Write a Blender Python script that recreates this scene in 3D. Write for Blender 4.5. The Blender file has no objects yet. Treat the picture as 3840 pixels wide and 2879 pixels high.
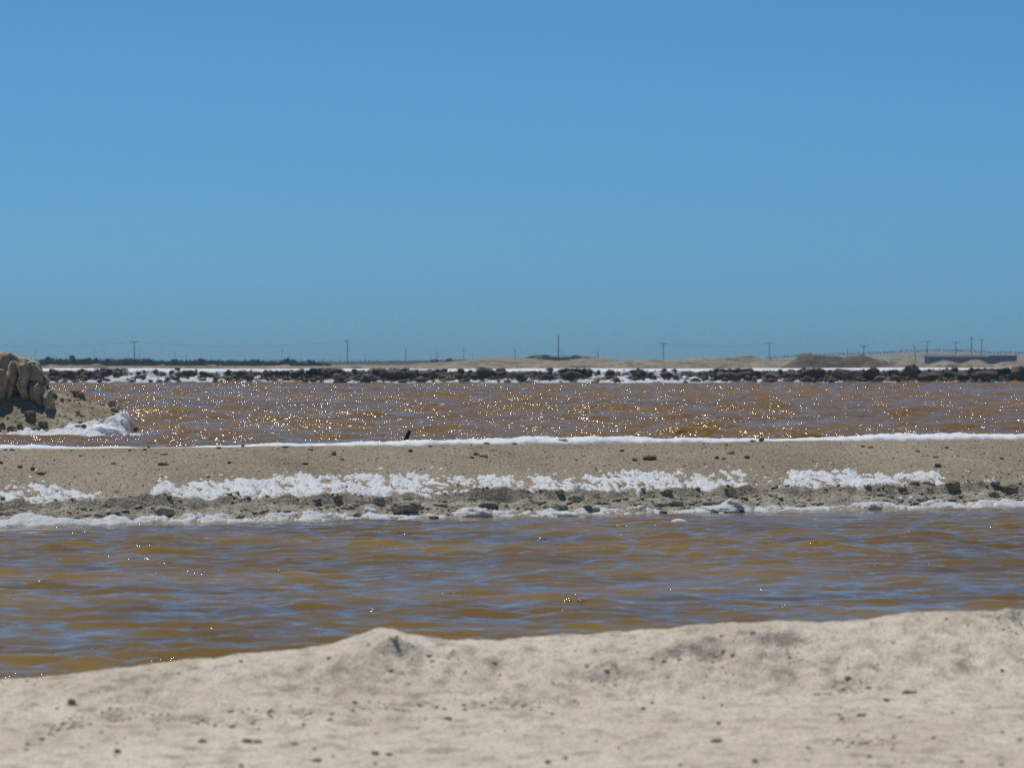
import bpy, bmesh, math, random
import numpy as np
from mathutils import Vector, Matrix

# ------------------------------------------------------------------ camera, sky, sun, exposure
SC = bpy.context.scene
COL = SC.collection
F = 4871.0            # focal length in pixels of a 1024 px wide picture (about 171 mm on 36 mm)
H = 1.7               # eye height above the brine
HZ = 362.0            # row of the horizon at 1024 px
cam = bpy.data.cameras.new("camera")
cam_ob = bpy.data.objects.new("camera", cam)
COL.objects.link(cam_ob)
cam.sensor_width = 36.0
cam.lens = F / 1024 * 36
cam.clip_start = 0.5
cam.clip_end = 30000
pitch = math.atan((383.5 - HZ) / F)
cam_ob.location = (0, 0, H)
cam_ob.rotation_euler = (math.pi / 2 - pitch, 0, 0)
cam.dof.use_dof = True
cam.dof.focus_distance = 72
cam.dof.aperture_fstop = 6.8
SC.camera = cam_ob

SUN_AZ, SUN_EL = math.radians(-26), math.radians(64)   # ahead and to the left of the view, high
world = bpy.data.worlds.new("World")
SC.world = world
world.use_nodes = True
nt = world.node_tree
bg = nt.nodes["Background"]
sky = nt.nodes.new("ShaderNodeTexSky")
sky.sky_type = 'NISHITA'
sky.sun_disc = False
sky.sun_elevation = SUN_EL
sky.sun_rotation = SUN_AZ
sky.altitude = 0
sky.air_density = 0.25
sky.dust_density = 0.95
sky.ozone_density = 10.0
tint = nt.nodes.new("ShaderNodeMix")          # the photograph's cyan-leaning white balance, the same over the whole sky
tint.data_type = 'RGBA'; tint.blend_type = 'MULTIPLY'; tint.inputs[0].default_value = 1.0
tint.inputs[7].default_value = (.60, 1.14, 1.14, 1)
nt.links.new(sky.outputs[0], tint.inputs[6])
nt.links.new(tint.outputs[2], bg.inputs[0])
bg.inputs[1].default_value = 0.10

sun = bpy.data.lights.new("sun", 'SUN')
sun.energy = 2.8
sun.angle = math.radians(0.5)
sun.color = (1.0, 0.955, 0.89)
sun_ob = bpy.data.objects.new("sun", sun)
COL.objects.link(sun_ob)
sdir = Vector((math.sin(SUN_AZ) * math.cos(SUN_EL), math.cos(SUN_AZ) * math.cos(SUN_EL), math.sin(SUN_EL)))
sun_ob.rotation_euler = sdir.to_track_quat('Z', 'Y').to_euler()
sun_ob.location = (0, 60, 60)

SC.view_settings.view_transform = 'Standard'
SC.view_settings.look = 'None'
SC.view_settings.exposure = 0.0
SC.view_settings.gamma = 1.0
SC.view_settings.use_curve_mapping = False
SC.render.engine = 'CYCLES'
SC.cycles.use_denoising = False
SC.cycles.max_bounces = 6
SC.cycles.volume_bounces = 0
SC.cycles.sample_clamp_indirect = 4

# ------------------------------------------------------------------ helpers
rng = np.random.default_rng(7)


def sm(a, b, x):
    t = np.clip((x - a) / (b - a), 0, 1)
    return t * t * (3 - 2 * t)


def _h(ix, iy, seed):
    n = (ix.astype(np.int64) * 374761393 + iy.astype(np.int64) * 668265263 + seed * 1442695041) & 0x7fffffff
    n = ((n ^ (n >> 13)) * 1274126177) & 0x7fffffff
    n = (n ^ (n >> 16)) * 69069 & 0x7fffffff
    return (n ^ (n >> 11)) / 0x7fffffff


def pn(x, y, seed=0):
    """gradient noise, about -1..1"""
    x = np.asarray(x, float); y = np.asarray(y, float)
    ix = np.floor(x); iy = np.floor(y)
    fx = x - ix; fy = y - iy
    u = fx * fx * fx * (fx * (fx * 6 - 15) + 10); v = fy * fy * fy * (fy * (fy * 6 - 15) + 10)
    out = 0
    for dx in (0, 1):
        for dy in (0, 1):
            a = _h(ix + dx, iy + dy, seed) * 6.2831853
            g = np.cos(a) * (fx - dx) + np.sin(a) * (fy - dy)
            out = out + g * (u if dx else 1 - u) * (v if dy else 1 - v)
    return out * 1.5


def fbm(x, y, o=4, seed=0, gain=.5):
    s = 0; a = 1; t = 0
    for k in range(o):
        s = s + a * pn(x * 2 ** k + 17 * k, y * 2 ** k - 9 * k, seed + k); t += a; a *= gain
    return s / t


def worley(x, y, seed=0):
    x = np.asarray(x, float); y = np.asarray(y, float)
    ix = np.floor(x); iy = np.floor(y)
    best = np.full(x.shape, 9.0)
    for dx in (-1, 0, 1):
        for dy in (-1, 0, 1):
            cx = ix + dx; cy = iy + dy
            px = cx + _h(cx, cy, seed); py = cy + _h(cx, cy, seed + 91)
            best = np.minimum(best, (px - x) ** 2 + (py - y) ** 2)
    return np.sqrt(best)


def link(name, me, mat, parent=None):
    ob = bpy.data.objects.new(name, me)
    COL.objects.link(ob)
    if mat is not None:
        me.materials.append(mat)
    if parent is not None:
        ob.parent = parent
    return ob


def tag(ob, label=None, cat=None, group=None, kind=None):
    if label: ob["label"] = label
    if cat: ob["category"] = cat
    if group: ob["group"] = group
    if kind: ob["kind"] = kind
    return ob


def mesh_np(name, V, faces, smooth=True):
    """V (n,3); faces (m,k) int array"""
    me = bpy.data.meshes.new(name)
    V = np.asarray(V, np.float32); faces = np.asarray(faces, np.int32)
    m, k = faces.shape
    me.vertices.add(len(V)); me.vertices.foreach_set("co", V.ravel())
    me.loops.add(m * k); me.loops.foreach_set("vertex_index", faces.ravel())
    me.polygons.add(m)
    me.polygons.foreach_set("loop_start", np.arange(0, m * k, k, dtype=np.int32))
    me.polygons.foreach_set("loop_total", np.full(m, k, np.int32))
    if smooth:
        me.polygons.foreach_set("use_smooth", np.ones(m, bool))
    me.update(calc_edges=True)
    return me


def grid_mesh(name, X, Y, Z, keep=None, attrs=None, smooth=True):
    r, c = X.shape
    idx = np.arange(r * c).reshape(r, c)
    f = np.stack([idx[:-1, :-1], idx[:-1, 1:], idx[1:, 1:], idx[1:, :-1]], -1).reshape(-1, 4)
    V = np.stack([X, Y, Z], -1).reshape(-1, 3)
    if keep is not None:
        k = keep.ravel()
        f = f[k[f].any(1)]
        used = np.unique(f)
        remap = np.zeros(len(V), np.int64); remap[used] = np.arange(len(used))
        f = remap[f]; V = V[used]
    else:
        used = slice(None)
    me = mesh_np(name, V, f, smooth)
    for an, av in (attrs or {}).items():
        a = me.attributes.new(an, 'FLOAT', 'POINT')
        a.data.foreach_set("value", np.asarray(av, np.float32).ravel()[used])
    return me


def ray(px, py):
    """photo pixel (3840 px wide) -> slopes x/y, z/y of the line of sight"""
    return (px / 3.75 - 512) / F, -(py / 3.75 - HZ) / F


def at(px, py, Y):
    a, b = ray(px, py)
    return Vector((a * Y, Y, H + b * Y))


def hit(px, py, zf, y0, y1, n=700):
    a, b = ray(px, py)
    Y = np.linspace(y0, y1, n)
    z = zf(a * Y, Y) - (H + b * Y)
    k = np.argmax(z > 0)
    if z[k] <= 0: k = np.argmax(z)
    return Vector((a * Y[k], Y[k], H + b * Y[k]))


# ------------------------------------------------------------------ materials
def new_mat(name):
    m = bpy.data.materials.new(name); m.use_nodes = True
    n = m.node_tree.nodes; l = m.node_tree.links
    return m, n, l, n["Principled BSDF"]


def tex_co(n, l, scale=(1, 1, 1)):
    tc = n.new("ShaderNodeTexCoord"); mp = n.new("ShaderNodeMapping")
    mp.inputs["Scale"].default_value = scale
    l.new(tc.outputs["Object"], mp.inputs[0])
    return mp.outputs[0]


def noise(n, l, co, scale, detail=4, rough=.55):
    t = n.new("ShaderNodeTexNoise")
    t.inputs["Scale"].default_value = scale; t.inputs["Detail"].default_value = detail
    t.inputs["Roughness"].default_value = rough
    l.new(co, t.inputs["Vector"])
    return t.outputs["Fac"]


def ramp(n, l, fac, stops):
    r = n.new("ShaderNodeValToRGB")
    while len(r.color_ramp.elements) > 1: r.color_ramp.elements.remove(r.color_ramp.elements[-1])
    for i, (p, c) in enumerate(stops):
        e = r.color_ramp.elements[0] if i == 0 else r.color_ramp.elements.new(p)
        e.position = p
        e.color = (*c, 1) if len(c) == 3 else c
    l.new(fac, r.inputs[0])
    return r.outputs[0]


def mix(n, l, a, b, fac, mode='MIX'):
    m = n.new("ShaderNodeMix"); m.data_type = 'RGBA'; m.blend_type = mode
    for s, v in ((m.inputs[0], fac), (m.inputs[6], a), (m.inputs[7], b)):
        if hasattr(v, "links"): l.new(v, s)
        elif isinstance(v, (int, float)): s.default_value = v
        else: s.default_value = (*v, 1)
    return m.outputs[2]


def bump(n, l, h, strength, dist, prev=None):
    b = n.new("ShaderNodeBump")
    b.inputs["Strength"].default_value = strength; b.inputs["Distance"].default_value = dist
    l.new(h, b.inputs["Height"])
    if prev is not None: l.new(prev, b.inputs["Normal"])
    return b.outputs[0]


def earth_mat(name, dark, mid, light, s=(2.0, 25.0, 120.0), bumps=((25, .02), (90, .008)), rough=.95, stretch=(1, 1, 1), speck=None):
    m, n, l, p = new_mat(name)
    co = tex_co(n, l, stretch)
    c1 = ramp(n, l, noise(n, l, co, s[0], 5), [(.3, dark), (.5, mid), (.7, light)])
    c2 = ramp(n, l, noise(n, l, co, s[1], 4, .65), [(.32, (.62, .60, .58)), (.5, (1, 1, 1)), (.7, (1.12, 1.12, 1.12))])
    c = mix(n, l, c1, c2, 1.0, 'MULTIPLY')
    c3 = ramp(n, l, noise(n, l, co, s[2], 3, .6), [(.33, (.5, .48, .46)), (.47, (1, 1, 1)), (.72, (1.15, 1.15, 1.15))])
    c = mix(n, l, c, c3, .8, 'MULTIPLY')
    if speck:
        sp = ramp(n, l, noise(n, l, co, speck[0], 2), [(speck[1], (0, 0, 0)), (speck[1] + .05, (1, 1, 1))])
        c = mix(n, l, c, speck[2], sp)
    l.new(c, p.inputs["Base Color"])
    p.inputs["Roughness"].default_value = rough
    p.inputs["Specular IOR Level"].default_value = .2
    nr = None
    for sc_, d in bumps:
        nr = bump(n, l, noise(n, l, co, sc_, 4, .6), 1.0, d, nr)
    if nr is not None: l.new(nr, p.inputs["Normal"])
    return m


def salt_mat(name, col=(.86, .86, .87), dirt=(.62, .58, .52), s=9.0, bd=.012, amount=.62, rough=.6, sss=.6):
    m, n, l, p = new_mat(name)
    co = tex_co(n, l)
    c = ramp(n, l, noise(n, l, co, s, 6, .65), [(.28, dirt), (1 - amount, col), (1, col)])
    l.new(c, p.inputs["Base Color"])
    p.inputs["Roughness"].default_value = rough
    p.inputs["Specular IOR Level"].default_value = .35
    nr = bump(n, l, noise(n, l, co, s * 8, 5, .65), 1.0, bd)
    l.new(nr, p.inputs["Normal"])
    p.inputs["Subsurface Weight"].default_value = sss
    p.inputs["Subsurface Radius"].default_value = (1, .95, .9)
    p.inputs["Subsurface Scale"].default_value = .07 if s > 2 else .2
    return m


def brine_mat(name, deep, shallow, bumps, rough=.06, patch=.05):
    m, n, l, p = new_mat(name)
    co = tex_co(n, l)
    c = ramp(n, l, noise(n, l, co, patch, 3), [(.35, deep), (.65, shallow)])
    l.new(c, p.inputs["Base Color"])
    p.inputs["Roughness"].default_value = rough
    p.inputs["IOR"].default_value = 1.345
    nr = None
    for b_ in bumps:
        sc_, d, st = b_[:3]
        co2 = tex_co(n, l, st)
        hgt = noise(n, l, co2, sc_, 3, .55)
        if len(b_) > 3:       # gusts: the fine chop comes and goes in patches
            g = n.new("ShaderNodeMath"); g.operation = 'MULTIPLY'
            gm = n.new("ShaderNodeMapRange"); gs, f0, f1, t0_, t1_ = b_[3]
            gm.inputs["From Min"].default_value = f0; gm.inputs["From Max"].default_value = f1
            gm.inputs["To Min"].default_value = t0_; gm.inputs["To Max"].default_value = t1_
            l.new(noise(n, l, co, gs, 4, .6), gm.inputs["Value"])
            l.new(hgt, g.inputs[0]); l.new(gm.outputs[0], g.inputs[1]); hgt = g.outputs[0]
        nr = bump(n, l, hgt, 1.0, d, nr)
    if nr is not None: l.new(nr, p.inputs["Normal"])
    return m


def flat_mat(name, col, rough=.8, var=.25, s=6.0):
    m, n, l, p = new_mat(name)
    co = tex_co(n, l)
    lo = tuple(x * (1 - var) for x in col); hi = tuple(min(1, x * (1 + var)) for x in col)
    l.new(ramp(n, l, noise(n, l, co, s, 4), [(.3, lo), (.7, hi)]), p.inputs["Base Color"])
    p.inputs["Roughness"].default_value = rough
    p.inputs["Specular IOR Level"].default_value = .25
    return m


M = {}
M['bank_sand'] = earth_mat('pale_sand', (.575, .475, .375), (.69, .585, .47), (.765, .66, .545), (1.1, 9, 70), ((10, .03), (60, .010)), stretch=(1, .45, 1), speck=(9.0, .72, (.42, .33, .26)))
M['ground'] = earth_mat('ground_earth', (.25, .21, .15), (.33, .28, .21), (.4, .35, .27), (.05, .6, 6), ())
M['far_plain'] = earth_mat('far_plain_earth', (.20, .17, .125), (.28, .24, .18), (.36, .31, .24), (.05, .5, 3), ())
M['far_salt'] = salt_mat('far_salt', (.80, .80, .82), (.55, .51, .46), .5, .05, .66, .9)
M['salt'] = salt_mat('salt_crust', (.86, .86, .88), (.50, .44, .37), 11.0, .016, .58, .6, .35)
M['foam'] = salt_mat('salt_foam', (.88, .89, .91), (.78, .78, .79), 8.0, .008, .66)
M['shore_foam'] = salt_mat('shore_foam', (.84, .83, .83), (.52, .45, .37), 12.0, .014, .56, .35, .5)
M['rock_dark'] = earth_mat('dark_rock', (.10, .076, .054), (.17, .132, .097), (.25, .198, .148), (1.5, 9, 30), ((6, .06), (20, .02)))
M['rock_brown'] = earth_mat('brown_rock', (.16, .13, .098), (.23, .19, .145), (.31, .26, .20), (1.5, 9, 30), ((6, .06), (20, .02)))
M['rock_pale'] = earth_mat('pale_rock', (.28, .235, .18), (.37, .315, .245), (.45, .385, .30), (1.5, 9, 30), ((6, .06), (20, .02)))
M['far_bank'] = earth_mat('far_bank_earth', (.11, .085, .062), (.19, .15, .112), (.29, .235, .178), (.8, 4, 16), ((3, .12), (12, .04)))
M['stone_dark'] = earth_mat('dark_stone', (.14, .115, .09), (.205, .17, .135), (.28, .235, .185), (12, 60, 200), ((40, .006), (150, .002)))
M['stone_mud'] = earth_mat('grey_mud_rock', (.35, .305, .235), (.46, .41, .325), (.55, .49, .39), (6, 30, 120), ((20, .02), (80, .006)))
M['clod'] = earth_mat('brown_clod', (.24, .195, .145), (.33, .275, .205), (.41, .345, .26), (9, 40, 150), ((25, .015), (90, .005)))
M['clod_red'] = earth_mat('reddish_clod', (.28, .21, .165), (.36, .28, .225), (.44, .35, .285), (9, 40, 150), ((25, .015), (90, .005)))
M['dune'] = earth_mat('dune_sand', (.245, .20, .15), (.335, .278, .212), (.41, .345, .27), (.12, .6, 2.5), ((.7, .3), (3, .08)), speck=(.35, .60, (.15, .13, .095)))
M['dark_heap'] = earth_mat('dark_heap_earth', (.11, .09, .07), (.165, .135, .107), (.23, .19, .15), (.2, .8, 3), ((.7, .3), (3, .1)))
M['scrub'] = earth_mat('scrub_hill', (.045, .045, .043), (.075, .07, .066), (.13, .115, .10), (.09, .4, 1.5), ((.5, .4), (2, .15)))
M['leaf'] = flat_mat('mangrove_leaf', (.035, .068, .042), .7, .4, 1.2)
M['leaf_far'] = flat_mat('far_leaf', (.04, .055, .045), .8, .4, .6)
M['bark'] = flat_mat('bark', (.09, .07, .05), .9)
M['wood'] = flat_mat('weathered_pole_wood', (.05, .045, .04), .9, .3, 2)
M['wire'] = flat_mat('cable', (.03, .03, .03), .6, .1)
M['stake'] = flat_mat('dark_wet_wood', (.018, .015, .013), .45, .3, 40)
M['shed_wall'] = flat_mat('dark_blue_sheeting', (.02, .035, .06), .7, .15, .3)
M['shed_roof'] = flat_mat('grey_roofing', (.12, .105, .10), .8, .2, .3)
M['white_feather'] = flat_mat('white_feathers', (.8, .8, .78), .8, .05, 20)
M['dark_feather'] = flat_mat('dark_feathers', (.03, .03, .03), .8, .2, 20)


# berm: dry sand with a greyer, damp mud ledge along the waterline (own attribute)
def berm_mat():
    m, n, l, p = new_mat('berm_earth')
    co = tex_co(n, l, (1, .45, 1))
    dry = ramp(n, l, noise(n, l, co, .8, 5), [(.3, (.36, .285, .205)), (.5, (.44, .355, .262)), (.7, (.51, .42, .315))])
    mud = ramp(n, l, noise(n, l, co, 3, 5), [(.3, (.36, .315, .24)), (.55, (.52, .465, .37)), (.75, (.62, .56, .46))])
    a = n.new("ShaderNodeAttribute"); a.attribute_name = "mud"
    c = mix(n, l, dry, mud, a.outputs["Fac"])
    c2 = ramp(n, l, noise(n, l, co, 26, 4, .65), [(.33, (.60, .58, .56)), (.5, (1, 1, 1)), (.68, (1.12, 1.12, 1.1))])
    c = mix(n, l, c, c2, .85, 'MULTIPLY')
    c3 = ramp(n, l, noise(n, l, co, 46, 4, .7), [(.36, (.36, .33, .30)), (.50, (1, 1, 1)), (.68, (1.3, 1.28, 1.26))])
    c = mix(n, l, c, c3, .85, 'MULTIPLY')
    l.new(c, p.inputs["Base Color"])
    p.inputs["Roughness"].default_value = .95
    p.inputs["Specular IOR Level"].default_value = .2
    co2 = tex_co(n, l)
    nr = bump(n, l, noise(n, l, co2, 16, 4, .65), 1.0, .05)
    nr = bump(n, l, noise(n, l, co2, 60, 3, .6), 1.0, .014, nr)
    l.new(nr, p.inputs["Normal"])
    return m


M['berm'] = berm_mat()


# outcrop: grey-brown earth, yellow-green lichen-like stain on the upper edges with a shape of its own
def outcrop_mat(name, base):
    m = earth_mat(name, tuple(x * .75 for x in base), base, tuple(x * 1.2 for x in base), (1.2, 6, 40), ((3, .06), (15, .018)), speck=(2.2, .64, (.46, .41, .22)))
    return m


M['cliff'] = outcrop_mat('cliff_earth', (.47, .40, .285))
M['talus'] = earth_mat('talus_sand', (.31, .26, .175), (.43, .36, .255), (.51, .435, .315), (1.2, 7, 40), ((6, .05), (30, .02)))

M['brine_near'] = brine_mat('brown_brine', (.185, .095, .005), (.325, .172, .006),
                            ((6, .022, (.55, 1, 1)), (22, .05, (.7, 1, 1), (1.3, .60, .70, .03, .85))), .05, .35)
M['brine_far'] = brine_mat('brown_brine_far', (.245, .118, .008), (.34, .168, .010),
                           ((1.6, .22, (.7, 1, 1)), (5, .09, (.7, 1, 1)), (9, .075, (.5, 1, 1), (.10, .46, .68, .12, 1.18))), .11, .03)


# ------------------------------------------------------------------ generic mesh builders
_ico = {}


def ico(sub):
    if sub not in _ico:
        bm = bmesh.new(); bmesh.ops.create_icosphere(bm, subdivisions=sub, radius=1)
        V = np.array([v.co[:] for v in bm.verts]); Fa = np.array([[v.index for v in f.verts] for f in bm.faces])
        bm.free(); _ico[sub] = (V, Fa)
    return _ico[sub]


def n3(V, s, seed):
    return (pn(V[:, 0] * s + 3.1, V[:, 1] * s + V[:, 2] * s * .7, seed) + pn(V[:, 1] * s - 2.3, V[:, 2] * s + V[:, 0] * s * .6, seed + 5)) * .6


def rock_verts(seed, dims, angular=.6, rough=.12, sub=3, tilt=0.0):
    r = np.random.default_rng(seed)
    V, Fa = ico(sub); V = V.copy()
    # a few random planes chip the ball into a faceted rock
    for k in range(int(4 + angular * 8)):
        d = r.normal(size=3); d /= np.linalg.norm(d)
        c = .62 + .3 * r.random() + (1 - angular) * .12
        h = V @ d
        V -= np.outer(np.maximum(h - c, 0) * (.6 + .4 * angular), d)
    V *= (1 + rough * 1.4 * n3(V, 1.6, seed)[:, None] + rough * .8 * n3(V, 4.0, seed + 3)[:, None] + rough * .35 * n3(V, 9.0, seed + 7)[:, None])
    V -= (V.max(0) + V.min(0)) / 2
    V /= (V.max(0) - V.min(0)) / 2
    V *= np.array(dims) / 2
    if tilt:
        c, s = math.cos(tilt), math.sin(tilt)
        x, z = V[:, 0].copy(), V[:, 2].copy()
        V[:, 0] = c * x + s * z; V[:, 2] = -s * x + c * z
    return V, Fa


def rock(name, loc, dims, mat, seed, sink=.25, angular=.6, rough=.12, sub=3, tilt=0.0, smooth=False):
    V, Fa = rock_verts(seed, dims, angular, rough, sub, tilt)
    V[:, 2] += -V[:, 2].min() - dims[2] * sink
    me = mesh_np(name, V, Fa, smooth)
    ob = link(name, me, mat); ob.location = loc
    return ob


def lumps_mesh(name, P, S, mat, sub=1, seed=0, flat=.7):
    """many small pebbles joined in one mesh"""
    V0, F0 = ico(sub)
    r = np.random.default_rng(seed)
    out_v, out_f = [], []
    k = len(V0)
    for i, (p, s) in enumerate(zip(P, S)):
        q = V0 * (1 + .28 * r.normal(size=(k, 1)).clip(-1.5, 1.5))
        a = r.random() * 6.28
        c, sn = math.cos(a), math.sin(a)
        q = np.stack([q[:, 0] * c - q[:, 1] * sn, q[:, 0] * sn + q[:, 1] * c, q[:, 2] * flat], 1)
        out_v.append(q * s + p); out_f.append(F0 + i * k)
    return link(name, mesh_np(name, np.concatenate(out_v), np.concatenate(out_f), False), mat)


def dome(name, loc, dims, mat, seed, rough=.05):
    """foam cushion: a bulging, bubbly dome with a flat wet base"""
    V, Fa = ico(4); V = V.copy()
    r = 1 + rough * 2.0 * n3(V, 1.7, seed) + rough * .9 * n3(V, 5, seed + 2)
    cell = worley(V[:, 0] * 5 + V[:, 2] * 3, V[:, 1] * 5 + V[:, 2] * 4, seed)
    r += rough * .8 * (.5 - cell)
    V *= r[:, None]
    V[:, 2] = np.where(V[:, 2] < 0, V[:, 2] * .25, V[:, 2])
    V *= np.array([dims[0] / 2, dims[1] / 2, dims[2]])
    ob = link(name, mesh_np(name, V, Fa, True), mat); ob.location = loc
    return ob


# ================================================================== LARGE STRUCTURE
# ------------------------------------------------------------------ ground sheet to the horizon
gx = np.array([-6000, 6000.]); gy = np.array([-150, 6000.])
GX, GY = np.meshgrid(gx, gy)
tag(link('ground', grid_mesh('ground', GX, GY, np.full(GX.shape, -.6)), M['ground']), kind='structure')

# ------------------------------------------------------------------ near sand bank (foreground)
edge = np.array([(-900, 2600), (-300, 2575), (0, 2548), (150, 2540), (300, 2523), (500, 2498), (700, 2470), (900, 2450), (1070, 2436), (1200, 2418),
                 (1290, 2395), (1380, 2362), (1430, 2350), (1500, 2366), (1600, 2388), (1690, 2398), (1850, 2396), (2000, 2389), (2300, 2371),
                 (2560, 2348), (2700, 2336), (2950, 2330), (3200, 2322), (3320, 2304), (3430, 2292), (3560, 2288), (3840, 2290), (4300, 2285), (5200, 2290)], float)
_Y = lambda a: 25.2 / (1 - .30 * a)
ea = (edge[:, 0] / 3.75 - 512) / F
eX = ea * _Y(ea); eZ = H - (edge[:, 1] / 3.75 - HZ) / F * _Y(ea)


HOLLOWS = []
for hp, hq, hw, ha in [(1560, 2490, 190, .050), (1930, 2545, 130, .060), (2240, 2505, 160, .045), (2640, 2485, 150, .055), (2890, 2468, 170, .060), (3180, 2505, 80, .045), (3720, 2395, 150, .055), (3800, 2440, 120, .04),
                       (460, 2595, 110, .045), (270, 2625, 60, .04), (1080, 2590, 190, .035), (760, 2610, 170, .03), (1500, 2560, 160, .04), (3480, 2350, 140, .03), (900, 2780, 120, .02), (3200, 2700, 110, .018)]:
    a_, b_ = ray(hp, hq)
    y_ = (.19 - H) / b_
    HOLLOWS.append((a_ * y_, y_, hw / 3.75 / F * y_ * .7, .30, ha))


def bank_z(X, Y):
    yc = 25.2 + .30 * X + .10 * pn(X * 1.3, X * 0, 31)
    zc = np.interp(X, eX, eZ)
    plain = .085 + .02 * pn(X * .35, Y * .3, 12) + .035 * sm(0, 3, X)
    d = yc - Y
    # crest, short plateau, hummocky scarp towards the plain
    w = 2.0 + .5 * pn(X * .8 + 5, X * 0 + 2, 33)
    k = sm(.15, 1.0, d / w)
    z = zc + (plain - zc) * k
    scarp = sm(.2, .5, d / w) * (1 - sm(.75, 1.15, d / w))
    z = z + scarp * (.07 * fbm(X * 1.6 + Y * .3, Y * 1.1, 4, 41) + .045 * fbm(X * 5 + Y * .6, Y * 3, 3, 43))
    z = z + .014 * fbm(X * 2.2, Y * 1.2, 4, 44) + .008 * pn(X * 9, Y * 6, 45) + .005 * pn(X * 25, Y * 18, 46)
    rag = np.clip(.42 + 1.1 * fbm(X * 4, Y * 2.5, 4, 49, .65), 0, 1.1)
    for hx, hy, wx, wy, a in HOLLOWS:      # little eroded steps facing the camera side
        yy = Y - hy - .16 * pn(X * 3, X * 0 + hx, 47) - .09 * pn(X * 11, X * 0 + hx, 48) - .25 * (X - hx)
        z = z + a * rag * np.exp(-((X - hx) / (wx * 1.5)) ** 2 - (yy / wy) ** 2) * (sm(-.06, .06, yy) * 2 - 1)
    z = z - np.maximum(-d, 0) * .55 - .25 * sm(0, .8, -d)
    return z


xs = np.arange(-4.6, 4.6, .022); ys = np.concatenate([np.arange(13, 22, .05), np.arange(22, 29, .022)])
BX, BY = np.meshgrid(xs, ys)
tag(link('sand_bank', grid_mesh('sand_bank', BX, BY, bank_z(BX, BY)), M['bank_sand']), kind='structure')
# the same flat carries on round and behind the camera
xs = np.arange(-40, 40.1, .4); ys = np.arange(-30, 14, .4)
BX, BY = np.meshgrid(xs, ys)
tag(link('sand_flat', grid_mesh('sand_flat', BX, BY, .05 + .03 * fbm(BX * .2, BY * .2, 3, 5) - .04 * sm(12, 13.6, BY)), M['bank_sand']), kind='structure')


# ------------------------------------------------------------------ brine pools
def waves(X, Y, lams, slope, wind, spread, seed, n):
    r = np.random.default_rng(seed)
    z = np.zeros(X.shape)
    for i in range(n):
        lam = lams[0] * (lams[1] / lams[0]) ** r.random()
        a = wind + r.normal() * spread
        k = 2 * math.pi / lam
        amp = slope / k * math.sqrt(2 / n)
        ph = k * (X * math.cos(a) + Y * math.sin(a)) + r.random() * 6.28
        s = np.sin(ph)
        z += amp * (s + .25 * np.cos(2 * ph))
    return z


xs = np.arange(-10, 10, .06); ys = np.arange(22.4, 64, .05)
WX, WY = np.meshgrid(xs, ys)
gust = .75 + .5 * fbm(WX * .25, WY * .12, 3, 61)
shelter = .35 + .65 * sm(0.0, 4.5, (53.6 + .62 * WX) - WY)
wz = waves(WX, WY, (.18, 1.1), .225, math.radians(-86), .6, 4, 56) * gust * shelter
tag(link('pool_water', grid_mesh('pool_water', WX, WY, wz), M['brine_near']), kind='structure')

ys = 66 * (430 / 66.) ** np.linspace(0, 1, 760)
us = np.linspace(-.14, .14, 620)
UX, WY = np.meshgrid(us, ys)
WX = UX * WY
gust = .8 + .45 * fbm(WX * .05, WY * .02, 3, 71)
wz = waves(WX, WY, (1.0, 4.0), .26, math.radians(-80), .45, 9, 40) * gust * (.4 + .6 * sm(398, 380, WY))
tag(link('far_pool_water', grid_mesh('far_pool_water', WX, WY, wz), M['brine_far']), kind='structure')

# ------------------------------------------------------------------ berm between the pools
B0, BS = 53.6, .62


def shore(X):
    return B0 + BS * X + .22 * pn(X * .9, X * 0, 21) + .10 * pn(X * 2.7, X * 0, 22)


# smooth cross-section: v metres behind the shoreline -> z
PV = np.array([-3, -.6, 0, .25, .7, 1.18, 1.32, 2.0, 3.2, 4.6, 5.8, 6.6, 7.0, 7.5, 8.3, 9.5, 11.5])
PZ = np.array([-.5, -.12, 0, .05, .095, .135, .225, .275, .375, .50, .60, .66, .685, .675, .52, .15, -.5])


def sec(v):
    return np.interp(v, PV, PZ)


def smooth_berm(X, Y):
    return sec(Y - (B0 + BS * X))


def px_to_v(tab):
    """photo outline points -> berm coordinates (X along, v across)"""
    out = []
    for px, py in tab:
        p = hit(px, py, smooth_berm, 44, 66)
        out.append((p.x, p.y - (B0 + BS * p.x)))
    out.sort()
    return np.array(out)


lip = px_to_v([(-700, 1905), (0, 1898), (200, 1893), (420, 1888), (600, 1876), (760, 1884), (900, 1884), (1000, 1878), (1300, 1868), (1420, 1872), (1500, 1852), (1650, 1858), (1800, 1868),
               (2000, 1856), (2300, 1858), (2500, 1852), (2700, 1850), (3000, 1836), (3200, 1838), (3400, 1838), (3600, 1850), (3700, 1846), (3840, 1846), (4500, 1840)])
top = px_to_v([(-700, 1835), (0, 1826), (100, 1806), (200, 1812), (280, 1838), (420, 1858), (450, 1870), (520, 1866), (560, 1812), (600, 1797), (800, 1793), (1000, 1796), (1060, 1776), (1300, 1782), (1500, 1772),
               (1700, 1782), (1900, 1782), (2100, 1786), (2300, 1766), (2500, 1766), (2700, 1770), (2800, 1766), (2940, 1764), (3100, 1756), (3300, 1776), (3500, 1766), (3560, 1786), (3840, 1790), (4500, 1790)])
covT = [(-700, .6), (0, .55), (80, .85), (420, .85), (445, .10), (560, .14), (600, .9), (1000, 1), (1250, .95), (1600, .9), (1700, .62), (1800, .85), (1900, .75), (2300, .85), (2800, .85), (2830, .2), (2920, .15),
        (2960, .85), (3200, .9), (3540, .8), (3575, .15), (3760, .12), (3840, .35), (4500, .4)]
covX = np.array([hit(x, 1820, smooth_berm, 44, 66).x for x, c in covT]); covC = np.array([c for x, c in covT])


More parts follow.
